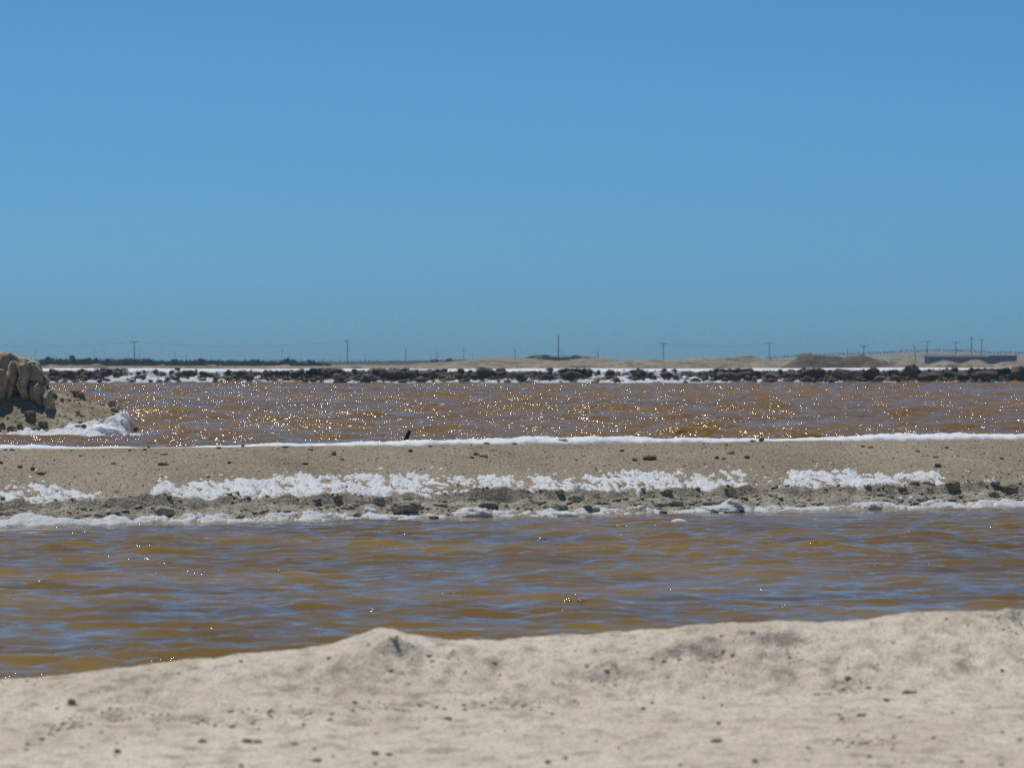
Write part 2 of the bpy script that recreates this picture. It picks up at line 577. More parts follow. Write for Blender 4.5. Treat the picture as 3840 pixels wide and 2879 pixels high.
def lip_v(X):
    return np.interp(X, lip[:, 0], lip[:, 1]) + .10 * pn(X * 2.2, X * 0, 51) + .05 * pn(X * 6.5, X * 0, 52)


def berm_parts(X, Y):
    s0 = shore(X)
    v = Y - (B0 + BS * X)
    fade = 1 - sm(0, .8, v)
    v = v - (s0 - (B0 + BS * X)) * fade
    lv = lip_v(X)
    # shift the section so that its little scarp runs along the lip line
    sh = (lv - 1.25) * (1 - sm(2.0, 4.5, v)) * sm(.1, .9, v)
    return v, lv, sh


_m = hit(1798, 1706, smooth_berm, 50, 68)
MOUND = (_m.x, _m.y)


def berm_z(X, Y):
    v, lv, sh = berm_parts(X, Y)
    ve = v - sh
    z = sec(ve)
    led = sm(.05, .3, ve) * (1 - sm(1.12, 1.25, ve))
    z = z + led * (.075 * fbm(X * 2.2 + v * .8, v * 1.8, 4, 53, .6) + .075 * (.5 - worley(X * 2.6 + v * .9, v * 1.7, 54)) + .022 * pn(X * 9 + v * 3, v * 6, 55))
    sc = np.exp(-((ve - 1.36) / .16) ** 2)
    z = z + sc * (.018 + .06 * pn(X * 1.9, v * .5, 56) + .045 * pn(X * 6, v * 3, 57))
    dry = sm(1.3, 1.7, ve) * (1 - sm(6.6, 7.2, v))
    z = z + dry * (.022 * fbm(X * 1.1 + v * .45, v * .55, 4, 58) + .010 * pn(X * 5 + v * 1.2, v * 2, 59) + .006 * pn(X * 14 + v * 4, v * 6, 60))
    rub = sm(1.3, 1.5, ve) * (1 - sm(2.2, 3.6, ve))
    z = z + rub * (.022 * fbm(X * 5 + v * 2, v * 3, 3, 62))
    z = z + .006 * pn(X * .9, X * 0, 63) * sm(5, 7, v)
    q = ((X - MOUND[0]) / .40) ** 2 + ((Y - MOUND[1]) / .75) ** 2
    z = z + np.exp(-q) * (.085 + .05 * pn(X * 7, Y * 5, 66) + .03 * pn(X * 15, Y * 12, 67))
    return z


xs = np.arange(-9.5, 9.5, .026)
vs = np.concatenate([np.arange(-2.5, -.2, .15), np.arange(-.2, 2.2, .016), np.arange(2.2, 7.2, .032), np.arange(7.2, 11.5, .15)])
VX, VV = np.meshgrid(xs, vs)
VY = B0 + BS * VX + VV
v_, lv_, sh_ = berm_parts(VX, VY)
mudw = (1 - sm(1.15, 1.45, v_ - sh_ + .08 * pn(VX * 4, VV * 3, 65)))
tag(link('earth_berm', grid_mesh('earth_berm', VX, VY, berm_z(VX, VY), attrs={'mud': mudw}), M['berm']), kind='structure')

# ------------------------------------------------------------------ far bank and the plain behind it
FB = 396.5


def fb_edge(X):
    return 1.0 + .10 * pn(X * .06, X * 0, 81) + .10 * sm(18, 40, X) + .06 * sm(-25, -45, X)


def fb_z(X, Y):
    d = Y - FB - .7 * pn(X * .12, X * 0, 82) - .35 * pn(X * .5, X * 0, 83)
    e = fb_edge(X)
    z = np.interp(d, [-4, 0, .25, 1.1, 1.45, 1.75, 2.6, 40], [-.5, 0, .12, .40, .55, .95, 1, 1]) * e
    f = sm(.1, .5, d) * (1 - sm(2.0, 3.2, d))
    z = z + f * (.16 * fbm(X * .55, d * .6, 4, 84) + .10 * (.5 - worley(X * .9, d * .9, 85)) + .05 * pn(X * 4, d * 4, 86))
    return z + .02 * pn(X * .5, Y * .1, 87) * sm(3, 6, d)


xs = np.arange(-62, 62, .11); ys = np.concatenate([np.arange(392.5, 404, .12), np.arange(404, 445, .8)])
FX, FY = np.meshgrid(xs, ys)
FZ = fb_z(FX, FY)
tag(link('far_bank', grid_mesh('far_bank', FX, FY, FZ), M['far_bank']), kind='structure')

xs = np.concatenate([np.arange(-600, 601, 12.)]); ys = np.concatenate([[404.5], 410 * (6000 / 410.) ** np.linspace(0, 1, 70)])
PX_, PY_ = np.meshgrid(xs, ys)
PX_ = PX_ * np.maximum(1, PY_ / 600)
pz = .66 + .16 * sm(404, 470, PY_) + .10 * fbm(PX_ * .02, PY_ * .006, 3, 91)
tag(link('far_plain', grid_mesh('far_plain', PX_, PY_, pz), M['far_plain']), kind='structure')

# ------------------------------------------------------------------ dunes, heaps and hills beyond the bank
def ridge(name, Y, outline, depth, mat, seed, amp=.2, dx=None, base=.6, kind='structure'):
    """a long heap: crest heights taken from an outline, real depth front to back"""
    pts = np.array([tuple(at(px, py, Y))[::2] for px, py in outline])
    x0, x1 = pts[0, 0], pts[-1, 0]
    nx = int(min(420, max(40, (x1 - x0) / (dx or max(.15, (x1 - x0) / 320)))))
    xs = np.linspace(x0, x1, nx); ts = np.linspace(-1, 1, 46)
    X, T = np.meshgrid(xs, ts)
    zc = np.interp(X, pts[:, 0], pts[:, 1])
    prof = np.maximum(0, 1 - np.abs(T) ** 1.6)
    hgt = np.maximum(zc - base, 0)
    Z = base + hgt * prof * (1 + 0 * T)
    s = 1 / max(1.0, depth * .35)
    Z = Z + np.minimum(hgt, 3) * amp * (fbm(X * s * 1.2, (T * depth) * s, 5, seed) + .6 * (.5 - worley(X * s * 1.8, T * depth * s * 1.2, seed + 3))) * (1 - np.abs(T) ** 4)
    return tag(link(name, grid_mesh(name, X, Y + T * depth, Z), mat), kind=kind)


ridge('sand_dune', 520, [(1420, 1372), (1600, 1362), (1750, 1352), (1900, 1356), (2100, 1358), (2300, 1357), (2450, 1350), (2600, 1345), (2700, 1343), (2790, 1337), (2830, 1336), (2900, 1350), (3000, 1352), (3120, 1360), (3300, 1376)], 9, M['dune'], 101)
ridge('sand_dune', 620, [(1620, 1362), (1720, 1350), (1830, 1344), (1960, 1341), (2100, 1352), (2260, 1340), (2330, 1350), (2450, 1349), (2600, 1352), (2700, 1364)], 9, M['dune'], 102)
ridge('dark_earth_heap', 500, [(2930, 1378), (2975, 1350), (3000, 1330), (3040, 1326), (3060, 1328), (3090, 1336), (3140, 1338), (3200, 1334), (3230, 1331), (3270, 1340), (3320, 1352), (3370, 1378)], 6, M['dark_heap'], 103)
ridge('sand_dune', 560, [(3180, 1380), (3290, 1352), (3360, 1343), (3420, 1346), (3480, 1366), (3530, 1350), (3570, 1352), (3600, 1364), (3640, 1349), (3670, 1350), (3720, 1366), (3780, 1356), (3850, 1352), (4000, 1360), (4300, 1380)], 7, M['dune'], 104)
ridge('scrub_hill', 1650, [(1930, 1368), (1975, 1340), (2010, 1332), (2045, 1331), (2080, 1337), (2120, 1338), (2160, 1332), (2200, 1337), (2240, 1341), (2290, 1368)], 25, M['scrub'], 105, .18, base=.2)
ridge('scrub_hill', 1900, [(960, 1375), (1050, 1362), (1200, 1357), (1400, 1353), (1600, 1350), (1750, 1347), (1900, 1350), (2050, 1362), (2150, 1372)], 30, M['scrub'], 106, .2, base=.2)
ridge('spoil_strip', 470, [(-200, 1376), (150, 1374), (180, 1367), (300, 1368), (360, 1367), (420, 1372), (560, 1374), (610, 1368), (640, 1374), (760, 1371), (800, 1366), (830, 1374), (1000, 1373), (1070, 1366), (1120, 1374), (1300, 1371), (1500, 1372), (1640, 1376)], 5, M['dune'], 107, .2)
ridge('far_ridge', 3200, [(2700, 1362), (2880, 1346), (3000, 1336), (3150, 1330), (3300, 1326), (3400, 1319), (3500, 1317), (3620, 1317), (3700, 1324), (3800, 1326), (4100, 1328), (4600, 1350)], 60, M['dune'], 108, .08, base=.2)

# ------------------------------------------------------------------ left outcrop: talus body
OY = 110.5


def ox(px, Y=OY):
    return (px / 3.75 - 512) / F * Y


talX = np.array([ox(p) for p in (-900, 0, 120, 190, 250, 317, 360, 400, 435, 460, 478, 488, 500)])
talZ = np.array([1.15, 1.2, 1.16, 1.10, 1.0, .86, .78, .74, .70, .58, .36, .1, -.3])


def tal_z(X, Y):
    zc = np.interp(X, talX, talZ)
    fr = 108.7 + .25 * pn(X * .8, X * 0, 111) + .4 * sm(ox(380), ox(490), X)
    t = np.clip((Y - fr) / (OY + .4 - fr), -1, 4)
    z = np.where(t < 1, zc * sm(-.15, 1.15, t) * 1.0 - .12 * (1 - sm(-.5, .2, t)), zc - (t - 1) * .22)
    a = sm(-.1, .3, t)
    return z + a * (.07 * fbm(X * 1.6 + Y * .6, Y * 1.8, 5, 112) + .05 * (.45 - worley(X * 3 + Y, Y * 3, 113)) + .02 * pn(X * 12, Y * 12, 114))


xs = np.arange(-17, -8.2, .028); ys = np.arange(108, 114.5, .035)
TX, TY = np.meshgrid(xs, ys)
outcrop = bpy.data.objects.new('eroded_outcrop', None); COL.objects.link(outcrop)
outcrop.location = (ox(60), OY, 0)
tag(outcrop, 'crumbling tan earth bluff with sandy talus at the left edge, above the far pool', 'earth bluff')


def child(ob, parent):
    ob.parent = parent
    ob.matrix_parent_inverse = Matrix.Translation(-parent.location)
    return ob


child(link('talus', grid_mesh('talus', TX, TY, tal_z(TX, TY)), M['talus']), outcrop)

# solid bluff behind the blocks
blX = np.array([-17, ox(-60), ox(0), ox(40), ox(62), ox(100), ox(145), ox(158), ox(172), ox(190)])
blZ = np.array([1.9, 1.93, 1.92, 1.90, 1.84, 1.78, 1.70, 1.55, 1.1, .5])
xs = np.arange(-17.5, ox(195), .03); ys = np.arange(110.2, 117, .05)
TX, TY = np.meshgrid(xs, ys)
zt = np.interp(TX * OY / TY, blX, blZ) + .05 * fbm(TX * 3, TY * 3, 4, 121)
face = 110.65 + .16 * pn(TX * 2.2, TX * 0, 122) + .10 * pn(TX * 6, TX * 0, 123)
zz = .6 + (zt - .6) * sm(0, .22, TY - face)
child(link('bluff_face', grid_mesh('bluff_face', TX, TY, zz), M['cliff']), outcrop)


def block(px0, px1, py0, py1, Y, dep, seed, bulge=.04):
    """upright weathered earth block, rounded and creased"""
    bm = bmesh.new(); bmesh.ops.create_cube(bm, size=2)
    bmesh.ops.subdivide_edges(bm, edges=bm.edges[:], cuts=15, use_grid_fill=True)
    V = np.array([v.co[:] for v in bm.verts]); Fa = np.array([[v.index for v in f.verts] for f in bm.faces]); bm.free()
    p = 9.0
    V /= (np.sum(np.abs(V) ** p, 1) ** (1 / p))[:, None]
    rr = np.random.default_rng(seed)
    for k in range(14):
        dd = rr.normal(size=3) * np.array([1, 1, .6]); dd /= np.linalg.norm(dd)
        hh_ = V @ dd
        V -= np.outer(np.maximum(hh_ - rr.uniform(.72, 1.05), 0) * .9, dd)
    a = at(px0, py1, Y); b = at(px1, py0, Y)
    dims = np.array([(b.x - a.x) / 2, dep / 2, (b.z - a.z) / 2])
    W = V * dims
    V2 = W * (1 + bulge * n3(W * 1.0, 2.2, seed)[:, None]) + V * (.035 * n3(W, 5.0, seed + 1) + .022 * n3(W, 14.0, seed + 2))[:, None]
    V2[:, 0] += .05 * pn(W[:, 2] * 3, W[:, 1] * 2, seed + 4)
    ob = link('earth_block', mesh_np('earth_block', V2, Fa, True), M['cliff'])
    ob.location = ((a.x + b.x) / 2, Y + dep * .2, (a.z + b.z) / 2)
    return child(ob, outcrop)


block(-190, -60, 1345, 1530, 110.35, .9, 201)
block(-80, 28, 1385, 1512, 110.15, .9, 202)
block(18, 74, 1352, 1500, 110.5, .8, 203)
block(66, 114, 1362, 1506, 110.3, .8, 204)
block(104, 154, 1354, 1432, 110.45, .7, 205)
block(108, 166, 1430, 1522, 110.2, .7, 206)
block(160, 202, 1462, 1546, 110.0, .5, 207)
block(150, 180, 1392, 1480, 111.0, .5, 208)

# ================================================================== SALT AND FOAM
# salt crust scattered over the front slope of the berm (its own relief lies on the slope)
xs = np.arange(-9.3, 9.3, .0135); vs = np.arange(1.0, 4.6, .0175)
SX, SV = np.meshgrid(xs, vs)
SY = B0 + BS * SX + SV
lv = lip_v(SX); tv = np.interp(SX, top[:, 0], top[:, 1]) + .25 * pn(SX * 2.1, SX * 0, 131) + .14 * pn(SX * 6, SX * 0, 132)
cv = np.interp(SX, covX, covC)
inside = sm(lv + .0, lv + .14, SV) * (1 - sm(tv - .35, tv + .30, SV))
fb = .6 * fbm(SX * 3.2 + SV * .6, SV * .9, 5, 133, .62) + .55 * fbm(SX * 7 + SV * .9, SV * 1.3, 4, 138, .6)
fine = fbm(SX * 13 + SV * 2, SV * 4, 4, 134, .65)
m_ = inside * cv * 1.1 + 1.5 * fb + .95 * fine - .82
halo = (1 - sm(tv + .1, tv + .9, SV)) * sm(lv, lv + .1, SV)
m_ = np.where(inside > .02, m_, -1)
spot = fbm(SX * 9, SV * 5, 2, 139)
m_ = np.maximum(m_, np.where((spot > .52) & (halo > .3), .18, -1))
m_ = m_ + .42 * (.48 - worley(SX * 10 + SV * 2, SV * 4, 140)) * (inside > .02)
tk = np.clip(m_, 0, .9)
bub = np.clip(.75 - worley(SX * 13, SV * 8, 135), 0, 1) * .038 + np.clip(.7 - worley(SX * 30, SV * 20, 136), 0, 1) * .018
st = sm(0, .35, tk) * (.004 + bub * (.6 + .8 * np.clip(pn(SX * 2, SV * 1.2, 137) + .5, 0, 1.2))) + .012 * tk
SZ = berm_z(SX, SY) - .006 + st
tag(link('salt_crust', grid_mesh('salt_crust', SX, SY, SZ, keep=(m_ > .0)), M['salt']),
    'crumbly white salt crust strewn along the lower slope of the berm', 'salt', kind='stuff')

# foam ridge on the crest, towards the far pool
fpx = np.array([-700, 0, 130, 200, 250, 330, 470, 540, 700, 760, 880, 960, 1060, 1120, 1300, 1420, 1600, 1700, 1900, 2010, 2080, 2200, 2340, 2500, 2560, 2700, 2900, 3000, 3120, 3260, 3420, 3540, 3700, 3840, 4500], float)
fht = np.array([13, 14, 15, 10, 8, 6, 6, 1.5, 1.5, 6, 5, 9, 10, 8, 11, 16, 19, 17, 20, 24, 20, 22, 21, 14, 17, 15, 10, 9, 14, 22, 22, 24, 17, 16, 16], float)
fX = np.array([(p / 3.75 - 512) / F * 60.9 / (1 - BS * (p / 3.75 - 512) / F) for p in fpx])
xs = np.arange(-9.3, 9.3, .0135); vs = np.arange(6.7, 8.5, .02)
SX, SV = np.meshgrid(xs, vs)
SY = B0 + BS * SX + SV
hh = np.interp(SX, fX, fht) / 3.75 * 61.5 / F * 1.12
c0 = 7.32 + .12 * pn(SX * 1.3, SX * 0, 141) + .06 * pn(SX * 5, SX * 0, 142)
wv = .22 + hh * 2.2
pr = np.clip(1 - ((SV - c0) / wv) ** 2, 0, 1) ** .6
lump = .62 + .38 * (np.clip(1 - worley(SX * 4.5, SV * 4.0, 143), 0, 1)) + .20 * np.clip(.8 - worley(SX * 12, SV * 11, 144), 0, 1) + .25 * pn(SX * 1.7, SV * 1.2, 145)
SZ = berm_z(SX, SY) - .012 + pr * hh * lump + .012 * sm(0, .3, pr)
tag(link('foam_ridge', grid_mesh('foam_ridge', SX, SY, SZ, keep=(pr > .0)), M['foam']),
    'long ridge of white salt foam blown onto the crest of the berm', 'foam', kind='stuff')

# foam fringe along the near waterline
spx = np.array([-700, 0, 60, 150, 230, 290, 330, 420, 480, 560, 700, 900, 1000, 1150, 1250, 1350, 1400, 1500, 1640, 1720, 1800, 1900, 1980, 2060, 2140, 2300, 2500, 2650, 2760, 2850, 3000, 3200, 3400, 3600, 3720, 3840, 4500], float)
sht = np.array([22, 20, 28, 34, 32, 18, 9, 18, 14, 10, 9, 10, 9, 10, 9, 10, 14, 8, 6, 9, 10, 5, 5, 6, 5, 6, 6, 6, 8, 6, 8, 7, 8, 12, 15, 22, 20], float)
sX = np.array([(p / 3.75 - 512) / F * B0 / (1 - BS * (p / 3.75 - 512) / F) for p in spx])
xs = np.arange(-9.3, 9.3, .0135); vs = np.arange(-.35, .9, .0135)
SX, SV = np.meshgrid(xs, vs)
SY = B0 + BS * SX + SV
so = SV - (shore(SX) - (B0 + BS * SX))
hh = .62 * np.interp(SX, sX, sht) / 3.75 * 53 / F
c0 = .14 + .10 * pn(SX * 2.0, SX * 0, 151) + .05 * pn(SX * 7, SX * 0, 152)
wv = .10 + hh * 1.8
pr = np.clip(1 - ((so - c0) / wv) ** 2, 0, 1)
hole = fbm(SX * 5, SV * 5, 4, 153, .65) + .45 * sm(8, 24, np.interp(SX, sX, sht)) + .06
pr = np.where(hole > 0, pr, 0) * sm(0, .12, hole)
lump = .55 + .5 * np.clip(1 - worley(SX * 7, SV * 6, 154), 0, 1) + .25 * np.clip(.8 - worley(SX * 20, SV * 18, 155), 0, 1)
base = np.maximum(berm_z(SX, SY), .0)
SZ = base - .006 + pr ** .6 * hh * lump + .01 * sm(0, .2, pr)
tag(link('shore_foam', grid_mesh('shore_foam', SX, SY, SZ, keep=(pr > .01)), M['shore_foam']),
    'wet white foam fringe along the near waterline of the berm', 'foam', kind='stuff')

# salt at the foot of the outcrop
xs = np.arange(-13.4, -8.3, .02); ys = np.arange(108.1, 111.8, .026)
SX, SY = np.meshgrid(xs, ys)
tz = tal_z(SX, SY)
upx = np.array([ox(p) for p in (-300, 0, 90, 180, 290, 330, 400, 440, 470, 500)])
upz = np.array([.08, .10, .13, .18, .28, .34, .34, .52, .55, .5])
lim = np.interp(SX, upx, upz) + .10 * fbm(SX * 3, SY * 3, 4, 161)
m_ = (lim - tz) / .15 + .9 * fbm(SX * 4, SY * 4, 4, 162) + .15
m_ = np.where(tz > -.06, m_, -1)
bub = np.clip(.8 - worley(SX * 5, SY * 4, 163), 0, 1) * .07 + np.clip(.75 - worley(SX * 15, SY * 13, 164), 0, 1) * .02
SZ = np.maximum(tz, 0) - .01 + sm(0, .5, m_) * (.02 + bub) * (1 + .6 * sm(ox(270), ox(400), SX))
tag(link('salt_apron', grid_mesh('salt_apron', SX, SY, SZ, keep=(m_ > 0)), M['salt']),
    'white salt apron around the foot of the left earth bluff', 'salt', kind='stuff')

# salt on the far bank: the flat top and the streaks between the rocks
xs = np.arange(-60, 60, .09); ys = np.arange(395.4, 404.2, .08)
SX, SY = np.meshgrid(xs, ys)
tz = fb_z(SX, SY)
d = SY - FB - .7 * pn(SX * .12, SX * 0, 82) - .35 * pn(SX * .5, SX * 0, 83)
more = np.interp(SX, [ox(p, 400) for p in (150, 350, 480, 620, 760, 1000, 1300, 1500, 1800, 2100, 2300, 2700, 2900, 3100, 3400, 3840)],
                 [.2, .28, 1.1, 1.15, .58, .38, 0, -.1, .12, .34, .56, .42, .02, -.18, -.22, -.12])
foot = (1 - sm(.2, .7, d + .45 * pn(SX * .7, SX * 0, 171) + .2 * pn(SX * 2.1, SX * 0, 176))) * .75
flat = sm(1.9, 2.5, d + .3 * pn(SX * .9, SX * 0, 172)) * 1.6
m_ = 1.15 * fbm(SX * .7, SY * .9, 5, 173, .6) + more * 1.1 - .42 + foot + flat
m_ = np.where(tz > -.02, m_, -1)
bub = np.clip(.8 - worley(SX * 2.2, SY * 2.2, 174), 0, 1) * .16
SZ = np.maximum(tz, 0) - .03 + sm(0, .5, m_) * (.05 + bub * (1 - .7 * sm(1.8, 2.4, d)))
tag(link('bank_salt', grid_mesh('bank_salt', SX, SY, SZ, keep=(m_ > 0)), M['far_salt']),
    'white salt streaks between the dark rocks of the far bank', 'salt', kind='stuff')
xs = np.arange(-60, 60.1, .8); ys = np.arange(402, 450, 2.0)
SX, SY = np.meshgrid(xs, ys)
SZ = fb_edge(SX) + .03 + .035 * fbm(SX * .25, SY * .25, 3, 175) + .10 * sm(415, 448, SY)
tag(link('salt_flat', grid_mesh('salt_flat', SX, SY, SZ), M['far_salt']), kind='structure')

# ================================================================== ROCKS ON THE FAR BANK
BN = 'boulders and clods on the far bank'
far_rocks = [
    # px, py of the centre, width, height in photo pixels, material, tilt, label
    (205, 1400, 50, 46, 'rock_dark', .0, 'flat-topped dark earth block on the far bank just right of the left bluff'),
    (265, 1402, 66, 36, 'rock_dark', .1, 'knobbly dark clod on the far bank right of the flat-topped block'),
    (304, 1424, 24, 22, 'rock_brown', .0, 'small brown clod at the waterline left of the far bank\'s first dark hollow'),
    (322, 1402, 46, 34, 'rock_dark', -.1, 'dark clod between two dark masses at the left of the far bank'),
    (380, 1404, 56, 42, 'rock_dark', .0, 'blackish boulder on the far bank above a small brown one'),
    (398, 1424, 36, 22, 'rock_brown', .0, 'small brown rock at the waterline under the blackish boulder'),
    (436, 1403, 56, 40, 'rock_dark', .15, 'dark boulder beside the left salt slope of the far bank'),
    (612, 1401, 36, 26, 'rock_dark', .0, 'grey-black rock on the right end of the left salt slope'),
    (668, 1402, 42, 34, 'rock_brown', .1, 'brown-black rock right of the left salt slope'),
    (712, 1398, 60, 32, 'rock_brown', .0, 'broad brown rock high on the far bank below the white bird'),
    (770, 1404, 50, 34, 'rock_dark', .2, 'ragged dark rock on the far bank left of two round boulders'),
    (903, 1395, 52, 26, 'rock_brown', .0, 'low brown rock up the bank left of the round boulders'),
    (935, 1413, 36, 40, 'rock_dark', .0, 'upright dark boulder standing at the waterline, lower of the round pair'),
    (996, 1397, 42, 36, 'rock_brown', .0, 'round dark boulder high on the far bank, upper of the round pair'),
    (1112, 1399, 64, 30, 'rock_dark', -.45, 'tilted dark slab with a pale upper edge on the far bank'),
    (1062, 1396, 40, 24, 'rock_dark', .1, 'small dark rock just left of the tilted slab'),
    (1165, 1425, 46, 20, 'rock_dark', -.2, 'low dark rock at the waterline right of the tilted slab'),
    (1234, 1394, 104, 34, 'rock_dark', -.1, 'wide mossy dark clod on the far bank below the second utility pole'),
    (1285, 1419, 42, 26, 'rock_brown', .1, 'brown rock near the waterline below the second utility pole'),
    (1380, 1414, 42, 36, 'rock_brown', .0, 'brown boulder at the left foot of the long black overhang'),
    (1416, 1420, 42, 24, 'rock_dark', .1, 'dark rock under the long black overhang of the far bank'),
    (1457, 1398, 140, 38, 'rock_dark', .0, 'long black overhanging earth mass on the far bank'),
    (1540, 1399, 58, 40, 'rock_dark', .1, 'dark rock wedged left of the big pale brown boulder'),
    (1603, 1399, 74, 42, 'rock_brown', .0, 'big rounded pale brown boulder on the far bank above the leaning stake'),
    (1774, 1411, 34, 34, 'rock_dark', .0, 'dark rock at the left foot of the tall tufted clod'),
    (1817, 1394, 62, 50, 'rock_dark', .1, 'tall tufted dark clod rising over the far bank near the middle'),
    (1880, 1400, 52, 34, 'rock_dark', .0, 'dark earth mass right of the tall tufted clod'),
    (1950, 1414, 34, 42, 'rock_dark', .0, 'upright black rock near the middle of the far bank'),
    (2001, 1422, 30, 20, 'rock_brown', .0, 'small brown rock in salt below the tall bare pole'),
    (2054, 1412, 56, 26, 'rock_dark', .0, 'low black rock on the far bank under the tall bare pole'),
    (2092, 1416, 30, 22, 'rock_pale', .0, 'small pale rock beside the low black rock'),
    (2146, 1404, 90, 34, 'rock_dark', .0, 'wide dark earth mass below the right end of the scrubby hill'),
    (2284, 1395, 26, 28, 'rock_dark', -.2, 'narrow dark clod among salt in the middle right of the far bank'),
    (2316, 1427, 26, 24, 'rock_dark', .0, 'small black rock standing in salt at the far waterline'),
    (2350, 1401, 28, 20, 'rock_brown', .0, 'small brown rock among salt left of the dark clod pair'),
    (2374, 1394, 30, 24, 'rock_dark', .0, 'left rock of the dark clod pair below the pole with two arms'),
    (2402, 1400, 42, 46, 'rock_dark', .1, 'right and larger rock of the dark clod pair'),
    (2440, 1405, 34, 34, 'rock_dark', .0, 'dark rock right of the clod pair on the far bank'),
    (2498, 1404, 50, 34, 'rock_dark', .2, 'ragged dark rock left of the square block'),
    (2606, 1424, 46, 22, 'rock_brown', .0, 'square-edged dark block at the far waterline'),
    (2606, 1404, 46, 18, 'rock_brown', .0, 'square brown ledge of earth above the square-edged block'),
    (2643, 1421, 24, 24, 'rock_dark', .0, 'small black rock touching the square-edged block'),
    (2732, 1408, 104, 42, 'rock_dark', .0, 'broad black overgrown mass right of the square-edged block'),
    (2800, 1404, 70, 36, 'rock_dark', .0, 'dark mass adjoining the broad black one on its right'),
    (2900, 1408, 60, 28, 'rock_brown', .0, 'low brown rock below the dip between the dunes'),
    (2975, 1406, 60, 36, 'rock_brown', .0, 'brown earth mass below the dark heap\'s left end'),
    (3045, 1402, 84, 48, 'rock_dark', .0, 'black earth mass below the dark heap left of the pale boulder'),
    (3160, 1397, 78, 44, 'rock_pale', .0, 'pale tan boulder on the far bank in front of the dark heap'),
    (3265, 1398, 62, 56, 'rock_dark', .1, 'tall dark clod between the pale tan boulder and the big pointed rock'),
    (3300, 1418, 42, 26, 'rock_pale', .0, 'small pale rock at the foot of the tall dark clod'),
    (3358, 1419, 40, 28, 'rock_brown', .0, 'small brown rock at the left foot of the big pointed rock'),
    (3406, 1391, 88, 58, 'rock_brown', -.5, 'big pointed dark rock tilting above the far bank on the right'),
    (3480, 1408, 90, 34, 'rock_brown', .0, 'broad brown earth mass right of the big pointed rock'),
    (3590, 1405, 90, 38, 'rock_dark', .0, 'dark salt-flecked earth mass below the blue shed'),
    (3695, 1404, 110, 42, 'rock_dark', .0, 'black earth mass below the right end of the blue shed'),
    (3822, 1396, 66, 70, 'rock_dark', .0, 'large dark boulder at the right end of the far bank'),
]
for i, (px, py, w, h, mt, tl, lb) in enumerate(far_rocks):
    p = hit(px, py + h * .30, fb_z, 394.5, 403)
    u = p.y / F / 3.75
    ob = rock('boulder', (p.x, p.y + .15, p.z - h * .26 * u), (w * u * 1.05, max(w * .6, h) * u * .9, h * u * .96), M[mt], 300 + i, .0, 1.0, .24, 3, tl)
    tag(ob, lb, 'rock', BN)

# small rubble too fine to count
P, S = [], []
r = np.random.default_rng(5)
for i in range(2400):
    X = r.uniform(-48, 48); d = abs(r.normal(1.0, .65))
    if d > 2.3: continue
    mk = np.interp(X, [ox(p, 400) for p in (150, 480, 650, 1200, 1800, 2300, 2800, 3840)], [1, .35, .5, 1, 1, .6, 1, 1])
    if r.random() > mk: continue
    Y = FB + .7 * float(pn(X * .12, X * 0, 82)) + d
    P.append((X, Y, float(fb_z(np.array(X), np.array(Y))) + .03)); S.append(.06 + .30 * r.random() ** 3)
tag(lumps_mesh('bank_rubble', P, S, M['far_bank'], 1, 8), 'loose dark rubble scattered over the face of the far bank', 'rubble', kind='stuff')

